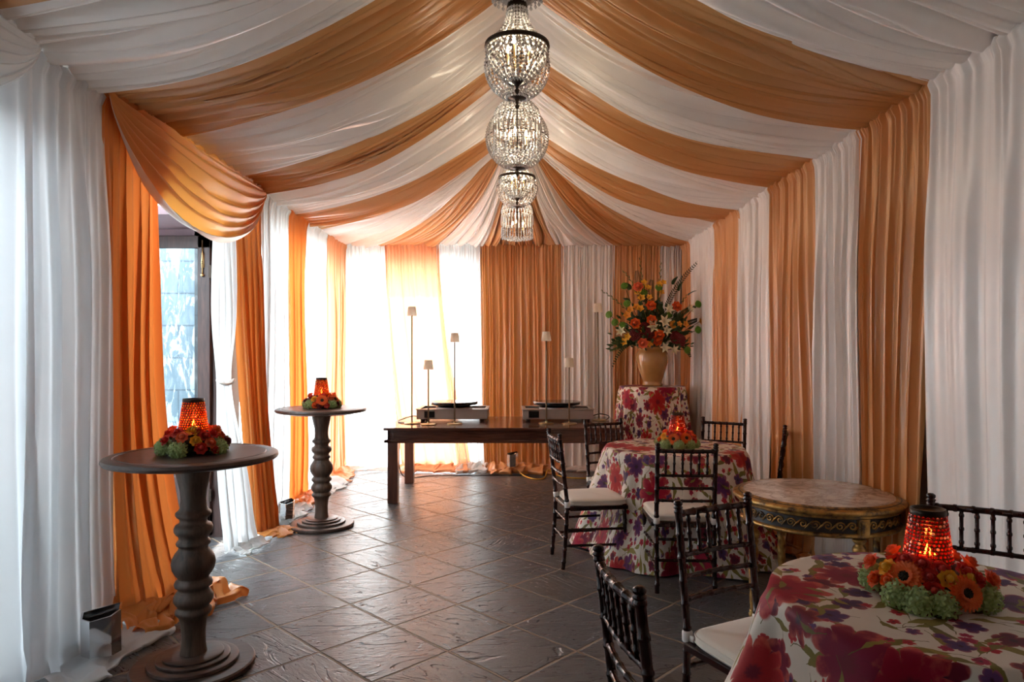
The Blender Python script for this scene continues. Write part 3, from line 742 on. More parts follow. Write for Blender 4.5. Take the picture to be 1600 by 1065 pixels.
def centerpiece(loc, label, v, rot, lantern_label, candle_label, gl_mat='mosaic'):
    root = empty('floral_centerpiece', loc, rot); tag(root, label, 'flowers')
    rnd = random.Random(11+v)
    MB().lathe([(.085,.0),(.10,.02),(.10,.05),(.085,.078),(.066,.088)], 28).build('foam_base', M['leaf_dark'], root)
    kinds = {'rose_red': ('rose', lambda: rose_mesh('rr', M['p_red'], .028, 1)), 'rose_coral': ('rose', lambda: rose_mesh('rc', M['p_coral'], .030, 2)), 'yellow': ('rose', lambda: rose_mesh('ry', M['p_yellow'], .028, 3)),
             'gerbera': ('gerbera', lambda: gerbera_mesh('go', M['p_orange'], .046)), 'wine': ('rose', lambda: rose_mesh('rw', M['p_wine'], .028, 5)), 'hyd': ('hydrangea', lambda: hydrangea_mesh('hy', M['p_green'], .036)), 'orose': ('rose', lambda: rose_mesh('ro', M['p_orange'], .029, 6))}
    cam_a = math.atan2(-loc[1], -loc[0]) - rot
    back = [('hyd',d,.13,.035,2) for d in (115,150,-150,-112)]+[('rose_red',d,.125,.07,1.5) for d in (130,175,-135)]+[('rose_coral',d,.10,.10,1) for d in (105,145,-165,-120)]+[('yellow',-178,.12,.06,1.8)]
    for kd, dg, r_, z_, t_ in SCH[v]+back:
        a = cam_a + math.radians(dg)
        nm, f = kinds[kd]
        o = link(nm, f(), root, (r_*math.cos(a), r_*math.sin(a), z_))
        orient(o, (math.cos(a)*t_, math.sin(a)*t_, 1), rnd.uniform(0,6)); s_ = rnd.uniform(1.0,1.15)*(1.12 if kd == 'gerbera' else 1); o.scale = (s_,)*3
        if kd == 'gerbera':
            link('flower_centre', dome_mesh('gc', M['core'], .012, .5, 'flower_centre', 30), o, (0,0,.008))
    for k in range(16):
        a = 2*PI*k/16+rnd.uniform(-.1,.1)
        o = link('leaf', leaf_mesh('lf', M['leaf'], .05, .016), root, (.10*math.cos(a), .10*math.sin(a), rnd.choice((.018,.045,.075))))
        o.rotation_euler = (rnd.uniform(-.5,.5), rnd.uniform(-.2,.3), a)
    # lantern
    L = empty('mosaic_lantern', (loc[0], loc[1], loc[2]+.092)); tag(L, lantern_label, 'candle lantern')
    r0, r1, h = .068, .045, .168
    m = MB(); rows = 13
    for j in range(rows):
        z = .014+(h-.03)*(j+.5)/rows; r = r0+(r1-r0)*(z/h); n = max(12, int(2*PI*r/.0122)); 
        for i in range(n):
            a = 2*PI*(i+.5*(j % 2))/n; c = Vector((r*math.cos(a), r*math.sin(a), z)); nr = Vector((math.cos(a), math.sin(a), (r0-r1)/h)).normalized()
            q = nr.to_track_quat('Z', 'Y').to_matrix(); rr = .0046
            pts = [c + q @ Vector((rr*math.cos(w), rr*math.sin(w), 0)) for w in [2*PI*s_/8 for s_ in range(8)]]
            pts2 = [c + q @ Vector((rr*.6*math.cos(w), rr*.6*math.sin(w), .0022)) for w in [2*PI*s_/8 for s_ in range(8)]]
            m.add(pts+pts2, [(i_, (i_+1) % 8, 8+(i_+1) % 8, 8+i_) for i_ in range(8)]+[tuple(range(8,16))])
    m.build('mosaic_shade', M[gl_mat], L, False)
    MB().lathe([(r0-.0025,.012),(r1-.0025,h-.012)], 40, caps=False).build('glass_wall', M['smoked_glass'], L)
    # dark cage between the discs
    m = MB()
    for j in range(rows+1):
        z = .014+(h-.03)*j/rows; r = r0+(r1-r0)*(z/h)-.001; m.ring(r, z, .0014, 36, 4)
    for i in range(30):
        a = 2*PI*i/30; m.tube([((r0-.001)*math.cos(a), (r0-.001)*math.sin(a), .012), ((r1-.001)*math.cos(a), (r1-.001)*math.sin(a), h-.012)], .001, 4)
    m.build('wire_cage', M['bronze'], L)
    MB().lathe([(r0+.003,0),(r0+.006,.006),(r0+.001,.018),(r0-.004,.018),(r0-.006,.0)], 40).build('bottom_rim', M['bronze'], L)
    MB().lathe([(r1+.001,h-.020),(r1+.003,h-.012),(r1+.002,h),(r1-.003,h),(r1-.003,h-.018)], 40, caps=False).build('top_rim', M['bronze'], L)
    c = empty('votive_candle', (loc[0], loc[1], loc[2]+.094)); tag(c, candle_label, 'candle')
    MB().lathe([(.024,0),(.024,.030),(.021,.033),(.004,.031)], 20).build('wax', M['wax'], c)
    MB().lathe([(.001,.030),(.006,.036),(.0075,.043),(.004,.055),(.0006,.068)], 10).build('flame', M['flame'], c)
    ld = bpy.data.lights.new('candle_glow', 'POINT'); ld.energy = .15*EN; ld.color = (1,.42,.12); ld.shadow_soft_size = .012
    lo = bpy.data.objects.new('candle_glow', ld); COL.objects.link(lo); lo.parent = c; lo.location = (0,0,.055)
    tag(lo, 'glow of the flame')
EN = 10.0
centerpiece((T1[0], T1[1], 1.0205), 'wreath of red roses, coral roses and green hydrangea on the foreground pedestal table', 0, .2,
            'amber mosaic glass lantern in the rose wreath on the foreground pedestal table', 'lit votive candle inside the lantern on the foreground pedestal table')
centerpiece((T2[0], T2[1], 1.0205), 'small wreath of orange and wine red flowers on the farther pedestal table', 1, .9,
            'amber mosaic glass lantern on the farther pedestal table', 'lit votive candle inside the lantern on the farther pedestal table')

# ------------------------------------------------------------------ cloths
def cloth(name, label, c, R, h, hem, seed, n=9, flare=.2, dents=(), amp=.055, rot=0.0, lift=()):
    root = empty(name, (c[0], c[1], 0)); tag(root, label, 'tablecloth')
    nu, nt, nd = 220, 16, 34; m = MB(); uv = []
    def P(i, j):
        th = 2*PI*i/nu
        if j < nt:
            r = R*(j/(nt-1))**.8; z = h+.002+.0012*nz(r*9*math.cos(th), r*9*math.sin(th), seed); s = r
            x, y = r*math.cos(th), r*math.sin(th)
        else:
            q = (j-nt+1)/nd; drop = (h-hem)*q
            k = min(1, q*3)
            ph = n*th/(2*PI) + .35*nz(math.cos(th)*1.3, math.sin(th)*1.3, seed)*2 + seed
            w = math.sin(2*PI*ph); w2 = math.sin(2*PI*(ph*2.2+.4))
            fl = flare*q**1.15
            ed = .014*sstep(0, .06, q)
            r = R + ed + fl + amp*(q**.55)*(w*.8+w2*.25) + .02*q*nz(math.cos(th)*4, math.sin(th)*4, q*3+seed)
            for (da, dw, dd, zt) in dents:
                x_ = (th-da+PI) % (2*PI)-PI
                r -= dd*math.exp(-(x_/dw)**2)*sstep(0, .3, q)
            r = max(R+.006, r)
            z = h - drop - .012*(1-math.exp(-q*20))*0
            for (da, dw, up) in lift:
                x_ = (th-da+PI) % (2*PI)-PI; z += up*math.exp(-(x_/dw)**2)*q**2
            z = max(.006, z)
            s = R + drop*1.02; x, y = r*math.cos(th), r*math.sin(th)
        if not (i == nu): uv.append((s*math.cos(th+rot)+seed, s*math.sin(th+rot)+seed*.7))
        return (x, y, z)
    m.grid(P, nu, nt+nd, closed=True); m.uv = uv
    m.build('cloth', M['floral'], root)
    return root
# each covered table stands under its cloth
def hidden_table(label, c, R, h):
    t = empty('round_table', (c[0], c[1], 0)); tag(t, label, 'table')
    MB().lathe([(.02,h-.025),(R-.012,h-.025),(R-.008,h-.003),(.02,h-.003)], 40).build('tabletop', M['walnut_top'], t, 'auto')
    MB().lathe([(.05,.03),(.05,h-.03)], 16).build('column', M['black_rubber'], t)
    MB().lathe([(.2,0),(.2,.02),(.05,.04)], 24).build('base', M['black_rubber'], t)
TN, TM, TP = (1.24, 2.0), (1.20, 5.23), (1.572, 7.95)
ang = lambda a, b: math.atan2(b[1]-a[1], b[0]-a[0])
chairs = {  # name: (origin, facing)
 'A': ((.53, 4.94), (.986,.165)), 'B': ((.85, 5.56), (.436,-.9)), 'C': ((1.645, 5.65), (-.504,-.863)), 'D': ((1.063, 4.49), (.052,.999)),
 'H': ((1.76, 5.22), (-.928,.372)), 'E': ((.89, 2.43), (.452,-.892)), 'F': ((.53, 1.86), (.987,.16)), 'G': ((1.655, 2.40), (-.539,-.842))}
def dents(T, ks, dd, w=.36): return [(ang(T, chairs[k][0]), w, dd, .5) for k in ks]
cloth('floral_tablecloth', 'floral cloth on the round table in the lower right foreground', TN, .47, .775, .02, 1.7, 8, .31, dents(TN, 'FG', .08, .3), rot=.4, amp=.075)
cloth('floral_tablecloth', 'floral cloth on the middle round table ringed by chairs', TM, .52, .775, .012, 4.3, 9, .24, dents(TM, 'ABCDH', .12, .3), rot=1.9)
cloth('floral_tablecloth', 'floral cloth on the tall narrow table under the big flower arrangement', TP, .375, 1.105, .03, 7.9, 9, .10, amp=.045)
hidden_table('round table hidden under the foreground floral cloth', TN, .46, .775)
hidden_table('round table hidden under the middle floral cloth', TM, .52, .775)
hidden_table('tall round table hidden under the cloth below the flower arrangement', TP, .375, 1.105)
centerpiece((TM[0]+.02, TM[1]-.03, .779), 'ring of orange gerberas, yellow blooms and green hydrangea on the middle round table', 2, 2.2,
            'red mosaic glass lantern on the middle round table', 'lit votive candle inside the lantern on the middle round table', 'mosaic_red')
centerpiece((1.215, 2.02, .779), 'large ring of orange gerberas, red roses and green hydrangea on the foreground floral cloth', 3, 3.35,
            'red mosaic glass lantern on the foreground floral cloth', 'lit votive candle inside the lantern on the foreground floral cloth', 'mosaic_red')

# ------------------------------------------------------------------ chiavari chairs
def knots(p, q, r, n=7, kr=1.22, taper=1.0, seg=9, flat=None):
    """bamboo-like turned stick from p to q with n rings"""
    p, q = Vector(p), Vector(q); pts = []; rad = []
    marks = [(i+.5)/n for i in range(n)]
    ts = [0]
    L = (q-p).length
    for mk in marks: ts += [mk-.008/L, mk-.004/L, mk+.004/L, mk+.008/L]
    ts.append(1)
    for t_ in ts:
        on = any(abs(t_-mk) < .0055/L for mk in marks)
        pts.append(p.lerp(q, t_)); rad.append(r*(1+(taper-1)*t_)*(kr if on else 1))
    m = MB().tube(pts, rad, seg); return m
def chain_tube(m, pts, r, every=.085, kr=1.2, seg=9):
    P = [Vector(p) for p in pts]; out = []; rad = []; acc = 0; nxt = every*.6
    for a, b in zip(P[:-1], P[1:]):
        L = (b-a).length; s = 0; out.append(a); rad.append(r)
        while acc + (L) >= nxt:
            t_ = (nxt-acc)/L
            for dt, kk in ((-.008, 1), (-.004, kr), (.004, kr), (.008, 1)):
                tt = t_+dt/L
                if 0 < tt < 1: out.append(a.lerp(b, tt)); rad.append(r*kk)
            nxt += every
        acc += L
    out.append(P[-1]); rad.append(r)
    m.tube(out, rad, seg)
def make_chair():
    t = empty('chiavari_chair')
    mh = M['mahogany']; SZ = .445
    def py(z):   # rear post curve
        return -.215 - (.055*((z-.45)/.486)**1.0 if z > .45 else .03*((.45-z)/.45)**1.5)
    for s in (-1, 1):
        m = MB()
        zs = [0, .15, .3, .45, .6, .75, .915]
        chain_tube(m, [(s*.178, py(z), z) for z in zs], .0145)
        m.lathe([(.013,.0),(.0175,.004),(.0175,.009),(.012,.012),(.017,.018),(.0165,.027),(.008,.033)], 12, (s*.178, py(.915), .906))
        m.build('back_post', mh, t)
    for s in (-1, 1):
        m = MB(); chain_tube(m, [(s*.200, .205, 0), (s*.198, .195, .25), (s*.196, .19, .44)], .0145); m.build('front_leg', mh, t)
    m = MB()
    m.box(-.212, .212, .16, .215, SZ-.04, SZ-.012); m.box(-.185, .185, -.225, -.185, SZ-.04, SZ-.012)
    for s in (-1, 1):
        m.add([(s*.195+dx, y, z) for (y, dx) in ((-.20, -.016), (-.20, .016), (.19, .016), (.19, -.016)) for z in (SZ-.04, SZ-.012)],
              [(0,1,3,2),(2,3,5,4),(4,5,7,6),(6,7,1,0),(1,7,5,3),(0,2,4,6)])
    m.box(-.19, .19, -.2, .18, SZ-.022, SZ-.013)
    bevel(m.build('seat_frame', mh, t, False), .006)
    def rail(nm, z, r, half=.178, n=7):
        pts = []
        for i in range(9):
            x = -half+2*half*i/8; pts.append((x, py(z)-.014*(1-(x/half)**2), z))
        m = MB(); chain_tube(m, pts, r, .06); m.build(nm, mh, t)
    rail('top_rail', .888, .0125); rail('back_rail', .735, .0095); rail('back_rail', .655, .0095); rail('back_rail', .575, .0095)
    for i in range(6):
        x = -.178+.356*(i+1)/7
        dz = -.014*(1-(x/.178)**2)
        knots((x, py(.735)+dz, .735), (x*1.0, py(.888)+dz, .888), .0072, 3, 1.35).build('spindle', mh, t)
    def bar(a, b, r=.009): m = MB(); chain_tube(m, [a, b], r, .07); m.build('stretcher', mh, t)
    bar((-.178, py(.2), .20), (.178, py(.2), .20)); bar((-.198,.2,.22), (.198,.2,.22)); bar((-.198,.2,.33), (.198,.2,.33)); bar((-.178, py(.32), .33), (.178, py(.32), .33))
    for s in (-1, 1):
        for z in (.16, .27): bar((s*.178, py(z), z), (s*.199, .2, z))
    # cushion
    m = MB(); nr, nc = 9, 48
    def CP(i, j):
        a = 2*PI*i/nc; f = j/(nr-1)
        ca, sa = math.cos(a), math.sin(a); e = .32
        x = math.copysign(abs(ca)**e, ca); y = math.copysign(abs(sa)**e, sa)
        hw = .205 + .012*y
        prof = [(0.98,0),(1.0,.008),(1.005,.02),(1.0,.032),(.975,.041),(.90,.046),(.7,.050),(.4,.053),(.001,.054)][j]
        return (x*hw*prof[0], y*.205*prof[0]+.008, SZ-.012+prof[1]+.003*nz(x*3, y*3, 2))
    m.grid(CP, nc, nr, closed=True); m.f.append(tuple(range(nc-1,-1,-1)))
    cu = m.build('cushion', M['cushion'], t)
    m = MB()
    for z, r in ((.010,.004),(.034,.004)):
        pts = []
        for i in range(48):
            a = 2*PI*i/48; ca, sa = math.cos(a), math.sin(a); e = .32
            x = math.copysign(abs(ca)**e, ca); y = math.copysign(abs(sa)**e, sa); hw = .207+.012*y
            pts.append((x*hw, y*.207+.008, SZ-.012+z))
        m.tube(pts, r*.7, 5, True)
    m.build('piping', M['cushion'], cu)
    for s in (-1, 1):
        m = MB(); m.tube([(s*.178, py(z), z) for z in (.425, .43, .46, .465)], [.017,.020,.020,.017], 12)
        m.box(s*.178-.008, s*.178+.008, -.20, -.17, .435, .455)
        m.build('cushion_strap', M['white_satin'], cu)
    return t
proto = make_chair()
CL = {'A': 'dark mahogany ladder-back chair seen side-on at the left of the middle table',
 'B': 'dark mahogany chair between the long table and the middle round table',
 'C': 'dark mahogany chair behind the middle table against the orange and white curtains',
 'D': 'dark mahogany chair with its back to the camera, in front of the middle round table',
 'H': 'dark mahogany chair seen edge-on by the right curtains beyond the marble table',
 'E': 'dark mahogany chair turned in to the foreground table, left of the marble table',
 'F': 'dark mahogany chair nearest the camera, cut off by the bottom of the picture',
 'G': 'dark mahogany chair at the right edge behind the foreground lantern'}
for i, (k, (o_, f)) in enumerate(chairs.items()):
    c = proto if i == 0 else copy_tree(proto)
    c.location = (o_[0], o_[1], 0); c.rotation_euler = (0, 0, math.atan2(f[1], f[0]) - PI/2)
    tag(c, CL[k], 'chair', 'chiavari chairs around the round tables')

# ------------------------------------------------------------------ marble topped gilt table
def marble_table():
    t = empty('marble_table', (1.72, 3.92, 0), math.radians(8)); tag(t, 'round gilt table with a cream marble top and twisted legs', 'table')
    MB().lathe([(.001,.690),(.395,.690),(.40,.694),(.40,.700),(.392,.704),(.001,.704)], 72, caps=False).build('marble_top', M['marble'], t, 'auto')
    MB().lathe([(.38,.640),(.435,.645),(.442,.652),(.436,.660),(.452,.664),(.460,.672),(.460,.682),(.452,.690),(.425,.694),(.412,.702),(.401,.702),(.399,.688)], 72, caps=False).build('moulded_rim', M['gilt'], t)
    MB().lathe([(.4005,.6945),(.428,.6955),(.430,.6905)], 72, caps=False).build('dark_inner_rim', M['apron_dark'], t)
    MB().lathe([(.415,.56),(.415,.645)], 72, caps=False).build('apron', M['apron_dark'], t)
    MB().lathe([(.40,.545),(.428,.547),(.433,.556),(.428,.565),(.415,.568)], 72, caps=False).build('lower_moulding', M['gilt'], t)
    m = MB()   # carved scrolls on the apron
    n = 44
    for i in range(n):
        a0 = 2*PI*i/n
        pts = []
        sgn = 1 if i % 2 else -1
        for k in range(15):
            q = k/14; th = q*3.6*PI*.8; r = .004+.020*(1-q)
            da = (r*math.cos(th)*sgn + (.012 if sgn > 0 else -.012)*0)/.415; dz = r*math.sin(th)
            pts.append((.418*math.cos(a0+da), .418*math.sin(a0+da), .605+dz))
        m.tube(pts, .0042, 5)
        a1 = a0+PI/n
        m.tube([(.419*math.cos(a1-.05), .419*math.sin(a1-.05), .582), (.421*math.cos(a1), .421*math.sin(a1), .605), (.419*math.cos(a1+.05), .419*math.sin(a1+.05), .628)], [.002,.0055,.002], 5)
    m.build('carved_frieze', M['gilt'], t)
    for k in range(4):
        a = PI/2*k; cx, cy = .385*math.cos(a), .385*math.sin(a)
        g = MB(); Mr = Matrix.Translation((cx, cy, 0)) @ Matrix.Rotation(a, 4, 'Z')
        g.box(-.035, .045, -.032, .032, .545, .645, Mr); g.box(-.03, .052, -.022, .022, .56, .63, Mr)
        leg = bevel(g.build('leg_block', M['gilt'], t, False), .004)
        l = MB()
        l.lathe([(.030,.535),(.036,.525),(.026,.512),(.020,.503),(.030,.492),(.036,.475),(.030,.455),(.022,.445),(.027,.438)], 20, (cx, cy, 0))
        nn, mm = 20, 50
        def TW(i, j):
            z = .44-.40*j/(mm-1); w = 2*PI*i/nn; r = (.025-.006*j/(mm-1))*(1+.16*math.cos(4*w+ z*75))
            return (cx+r*math.cos(w), cy+r*math.sin(w), z)
        l.grid(TW, nn, mm, closed=True)
        l.lathe([(.018,0),(.026,.008),(.028,.022),(.020,.036),(.024,.044)], 20, (cx, cy, 0))
        l.build('leg', M['gilt'], t)
    m = MB()
    for k in range(2):
        a = PI/2*k+PI/4*0; pts = [(.38*math.cos(a)*q, .38*math.sin(a)*q, .10+.03*(1-abs(q))) for q in [-1+.2*i for i in range(11)]]
        m.tube(pts, .012, 8)
    m.build('cross_stretcher', M['gilt'], t)
marble_table()

# ------------------------------------------------------------------ long table with warmers and lamps
def long_table():
    t = empty('long_table', (-.13, 7.33, 0)); tag(t, 'long dark red-brown wooden table across the back', 'table')
    x0, x1, y0, y1 = -1.19, 1.20, -.60, .60
    bevel(MB().box(x0, x1, y0, y1, .728, .755).build('tabletop', M['table_wood'], t, False), .004)
    m = MB().box(x0+.035, x1-.035, y0+.035, y0+.06, .60, .728).box(x0+.035, x1-.035, y1-.06, y1-.035, .60, .728).box(x0+.035, x0+.06, y0+.035, y1-.035, .60, .728).box(x1-.06, x1-.035, y0+.035, y1-.035, .60, .728)
    m.build('apron', M['table_wood'], t, False)
    m = MB().box(x0+.005, x1-.005, y0+.005, y0+.07, .605, .632).box(x0+.005, x1-.005, y1-.07, y1-.005, .605, .632).box(x0+.005, x0+.07, y0+.005, y1-.005, .605, .632).box(x1-.07, x1-.005, y0+.005, y1-.005, .605, .632)
    bevel(m.build('lower_moulding', M['table_wood'], t, False), .004)
    for sx in (0, 1):
        for sy in (0, 1):
            cx = x0+.085 if not sx else x1-.085; cy = y0+.085 if not sy else y1-.085
            bevel(MB().box(cx-.05, cx+.05, cy-.05, cy+.05, 0, .606).build('leg', M['leg_wood'], t, False), .004)
long_table()
def warmer(loc, w, label, dlabel, panel_dx):
    t = empty('food_warmer', loc); tag(t, label, 'food warmer')
    d, h = .50, .130
    m = MB().box(-w/2, w/2, -d/2, -d/2+.008, .025, h).box(-w/2, w/2, d/2-.008, d/2, .025, h).box(-w/2, -w/2+.008, -d/2, d/2, .025, h).box(w/2-.008, w/2, -d/2, d/2, .025, h)
    m.box(-w/2, w/2, -d/2, d/2, .025, .034)
    m.box(-w/2+.02, w/2-.02, -d/2+.02, d/2-.02, h-.03, h-.02)
    m.box(-w/2-.012, w/2+.012, -d/2-.012, -d/2+.03, h-.004, h+.004).box(-w/2-.012, w/2+.012, d/2-.03, d/2+.012, h-.004, h+.004).box(-w/2-.012, -w/2+.03, -d/2, d/2, h-.004, h+.004).box(w/2-.03, w/2+.012, -d/2, d/2, h-.004, h+.004)
    bevel(m.build('body', M['steel_dark'], t, False), .003)
    MB().box(panel_dx-.055, panel_dx+.055, -d/2-.006, -d/2+.004, .042, .112).build('control_panel', M['black'], t, False)
    for sx in (-1, 1):
        for sy in (-1, 1): MB().lathe([(.022,0),(.026,.008),(.026,.026)], 16, (sx*(w/2-.06), sy*(d/2-.06), 0)).build('foot', M['black_rubber'], t)
    MB().lathe([(.20,h-.022),(.20,h+.012),(.17,h+.025),(.05,h+.0255)], 40).build('burner', M['steel'], t, 'auto')
    g = empty('griddle_plate', (loc[0], loc[1], loc[2]+.1555)); tag(g, dlabel, 'griddle')
    MB().lathe([(.17,.0),(.20,.004),(.255,.012),(.262,.022),(.262,.040),(.255,.047),(.10,.050),(.001,.050)], 56).build('plate', M['black'], g, 'auto')
    MB().ring(.262, .044, .003, 56, 6).build('plate_rim', M['steel'], g)
warmer((-.70, 7.58, .7555), .76, 'low grey metal warmer with a black panel on the left half of the long table', 'round black griddle plate on the left grey warmer', -.24)
warmer((.44, 7.58, .7555), .76, 'low grey metal warmer behind the lamp group on the right half of the long table', 'round black griddle plate on the right grey warmer', -.26)
def lamp(x, y, ztop, label, lean=0.0):
    t = empty('table_lamp', (x, y, .7555)); tag(t, label, 'lamp', 'slim table lamps on the long table')
    if lean: t.rotation_euler = (0, lean, 0)
    h = ztop-.7555
    MB().lathe([(.075,0),(.080,.003),(.080,.010),(.073,.013),(.012,.014),(.010,.03)], 40).build('base', M['brass'], t, 'auto')
    MB().lathe([(.0078,.012),(.0078,h-.06)], 12).build('pole', M['lamp_pole'], t)
    MB().lathe([(.052,h-.095),(.040,h),(.036,h+.002),(.001,h+.003)], 32, caps=False).build('lamp_shade', M['shade'], t, 'auto')
    MB().ball((0,0,h-.05), .014, 12, 8).build('light_source', M['white_plastic'], t)
lamp((643.6-808)*7.13/F, 7.13, 1.5+71*7.13/F, 'tallest slim lamp on the left half of the long table')
lamp((669.3-808)*7.02/F, 7.02, 1.5-12.4*7.02/F, 'shortest slim lamp on the left half of the long table')
lamp((710.5-808)*7.08/F, 7.08, 1.5+30*7.08/F, 'middle-height slim lamp in front of the left warmer')
lamp((853.5-808)*7.12/F, 7.12, 1.5+32*7.12/F, 'middle-height slim lamp in front of the right warmer')
lamp((889.4-808)*7.10/F, 7.10, 1.5-9*7.10/F, 'shortest slim lamp on the right half of the long table')
lamp((936-808)*7.45/F, 7.45, 1.5+76*7.45/F, 'tallest slim lamp near the right end of the long table', -.012)
def cable(label, pts, r, mat, n=8):
    P = [Vector(p) for p in pts]; out = []
    for i in range(len(P)-1):
        a, b, c, d = P[max(i-1,0)], P[i], P[i+1], P[min(i+2, len(P)-1)]
        for k in range(n):
            t_ = k/n; out.append(.5*((2*b)+(-a+c)*t_+(2*a-5*b+4*c-d)*t_**2+(-a+3*b-3*c+d)*t_**3))
    out.append(P[-1])
    tag(MB().tube(out, r, 6).build('power_cord', mat), label, 'cord')
cable('black cord looping beside the left warmer on the long table', [(-1.05,7.55,.78), (-1.14,7.5,.80), (-1.24,7.45,.775), (-1.27,7.3,.762), (-1.2,7.15,.762), (-1.08,7.2,.762)], .006, M['black_rubber'])
cable('black cord looping at the right end of the long table', [(.83,7.6,.79), (.93,7.65,.81), (1.02,7.6,.79), (.98,7.5,.763), (.90,7.52,.763)], .006, M['black_rubber'])
cable('black cord running down beside the left rear leg of the long table', [(-1.32,7.75,.70), (-1.345,7.8,.45), (-1.34,7.82,.15), (-1.28,8.1,.012), (-1.0,8.25,.01), (-.2,8.28,.01), (.1,8.3,.01)], .006, M['black_rubber'])
cable('yellow extension cord on the slate under the long table', [(.02,8.33,.06), (.08,8.25,.012), (.2,8.05,.009), (.32,8.1,.009), (.38,8.35,.06), (.48,8.3,.012), (.62,8.12,.009), (.9,8.1,.009), (1.3,8.15,.009)], .008, M['yellow_rubber'])

# uplights
def uplight(loc, label, s=1.0, rz=0.3, tilt=.12):
    t = empty('uplight', loc, rz); tag(t, label, 'uplight'); t.scale = (s,)*3; t.rotation_euler = (tilt, 0, rz)
    w, d, h = .085, .055, .20
    pl = [(-w, -d*.2), (-w*.5, -d), (w*.55, -d), (w, -d*.3), (w, d), (-w, d)]
    top = [.185, .185, .20, .21, .215, .19]
    def shell(k, dz0, inset):
        return [(x*k, y*k, dz0) for x, y in pl], [(x*k, y*k, top[i]-inset) for i, (x, y) in enumerate(pl)]
    m = MB(); a, b = shell(1, 0, 0); a2, b2 = shell(.90, .01, .0)
    n = 6; m.add(a+b+a2+b2, [(i, (i+1) % n, n+(i+1) % n, n+i) for i in range(n)] + [(2*n+(i+1) % n, 2*n+i, 3*n+i, 3*n+(i+1) % n) for i in range(n)] + [(n+i, n+(i+1) % n, 3*n+(i+1) % n, 3*n+i) for i in range(n)] + [tuple(range(n-1,-1,-1))])
    m.build('housing', M['chrome'], t, False)
    m = MB(); c, e = shell(.89, .02, .035); m.add(e, [tuple(range(6))]); m.build('lens', M['black'], t, False)
uplight((-2.02, 3.32, .045), 'mirror chrome uplight sitting on the pooled white curtain at lower left', 1.0, .45)
uplight((-2.02, 5.98, .05), 'small mirror chrome uplight at the foot of the white panel past the door', .75, .8)
uplight((-.06, 8.42, .10), 'small mirror chrome uplight on the bunched orange cloth under the long table', .8, .1)
# white light bar behind the marble table
t = empty('light_bar', (1.93, 4.45, .0), math.radians(118)); tag(t, 'white LED light bar lying on the floor behind the marble table', 'light bar')
bevel(MB().box(-.36, .36, -.045, .045, .02, .085).build('housing', M['white_plastic'], t, False), .006)
MB().box(-.34, .34, -.034, .034, .0855, .089).build('lens', M['steel'], t, False)
for s in (-1, 1): MB().box(s*.25-.02, s*.25+.02, -.05, .05, 0, .02).build('foot', M['black_rubber'], t, False)
MB().add([(-.40,.0,.06),(-.40,.09,.04),(-.33,.11,.01),(-.33,.02,.03)], [(0,1,2,3)]).build('paper_tag', M['paper'], t, False)

# ------------------------------------------------------------------ vase and arrangement
VZ = 1.109
v = empty('ceramic_vase', (*TP, VZ)); tag(v, 'ochre glazed ceramic vase on the tall floral-clothed table', 'vase')
MB().lathe([(.110,.0),(.118,.006),(.118,.02),(.108,.035),(.112,.06),(.135,.13),(.160,.20),(.180,.27),(.187,.33),(.180,.38),(.162,.41),(.150,.425),(.152,.44),(.160,.448),(.158,.455),(.148,.452),(.140,.43),(.13,.40)], 56).build('body', M['glaze'], v)
A0 = Vector((TP[0], TP[1], VZ+.40))
arr = empty('flower_arrangement', A0); tag(arr, 'tall spreading arrangement of orange, yellow and white flowers in the ochre vase', 'flowers')
rnd = random.Random(5)
def apos(cx, cy, dy=0): return Vector(((cx-428)*.00154, dy, VZ+(1030-cy)*.00154-A0.z))
def stem_to(p, r=.003, mat='stem'):
    p = Vector(p); b = Vector((p.x*.12, p.y*.12, -.05)); mid = b.lerp(p, .5)+Vector((0,0,.05))
    m = MB().tube([b, mid, p], [r*1.2, r, r], 5); return m.build('stem', M[mat], arr)
def put(name, me, cx, cy, dy, s=1.0, face=None):
    p = apos(cx, cy, dy)
    d = face or (p.x*1.2, -.55+p.y*1.2, p.z*.55)
    o = link(name, me, arr, p); orient(o, d, rnd.uniform(0, 6)); o.scale = (s*1.18,)*3
    stem_to(p - Vector(d).normalized()*.004)
    return o
for cx, cy in ((392,437),(570,445),(280,565),(395,543),(330,710),(435,690),(445,650),(300,300)): 
    put('ranunculus', rose_mesh('aro' if rnd.random() > .3 else 'arc', M['p_orange'] if rnd.random() > .3 else M['p_coral'], .055, 8), cx, cy, rnd.uniform(-.26,-.2), 1.0)
for cx, cy in ((478,555),(500,622),(405,592),(482,742),(547,757),(665,460),(512,470),(175,625)):
    put('lily', lily_mesh('lil', M['p_white'], .085), cx, cy, rnd.uniform(-.28,-.2), rnd.uniform(.85,1.15))
for cx, cy in ((207,285),(355,333),(462,296),(218,420),(90,498),(130,557),(187,580),(530,500),(600,610),(745,610),(750,420),(662,760)):
    put('button_mum', dome_mesh('btn', M['p_lime'], .034, .8, 'button_mum', 50), cx, cy, rnd.uniform(-.2,-.08))
for cx, cy in ((310,330),(365,290),(335,375),(485,330),(490,262),(320,455),(385,372),(352,262),(470,275),(385,300),(225,662),(200,700)):
    put('yellow_blossom', small_mesh('ybl', M['p_yellow'], .052), cx, cy, rnd.uniform(-.2,-.05), rnd.uniform(.8,1.1))
for cx, cy in ((555,580),(600,570),(642,570),(340,635),(308,610),(245,465),(225,505),(760,550),(380,715),(295,440),(550,555)):
    put('orange_blossom', small_mesh('obl', M['p_gold'], .054), cx, cy, rnd.uniform(-.24,-.1), rnd.uniform(.8,1.1))
for cx, cy in ((575,665),(280,650),(390,640),(610,690),(350,600)):
    put('dahlia', dome_mesh('dah', M['p_wine'], .058, .6, 'dahlia', 70), cx, cy, rnd.uniform(-.22,-.16))
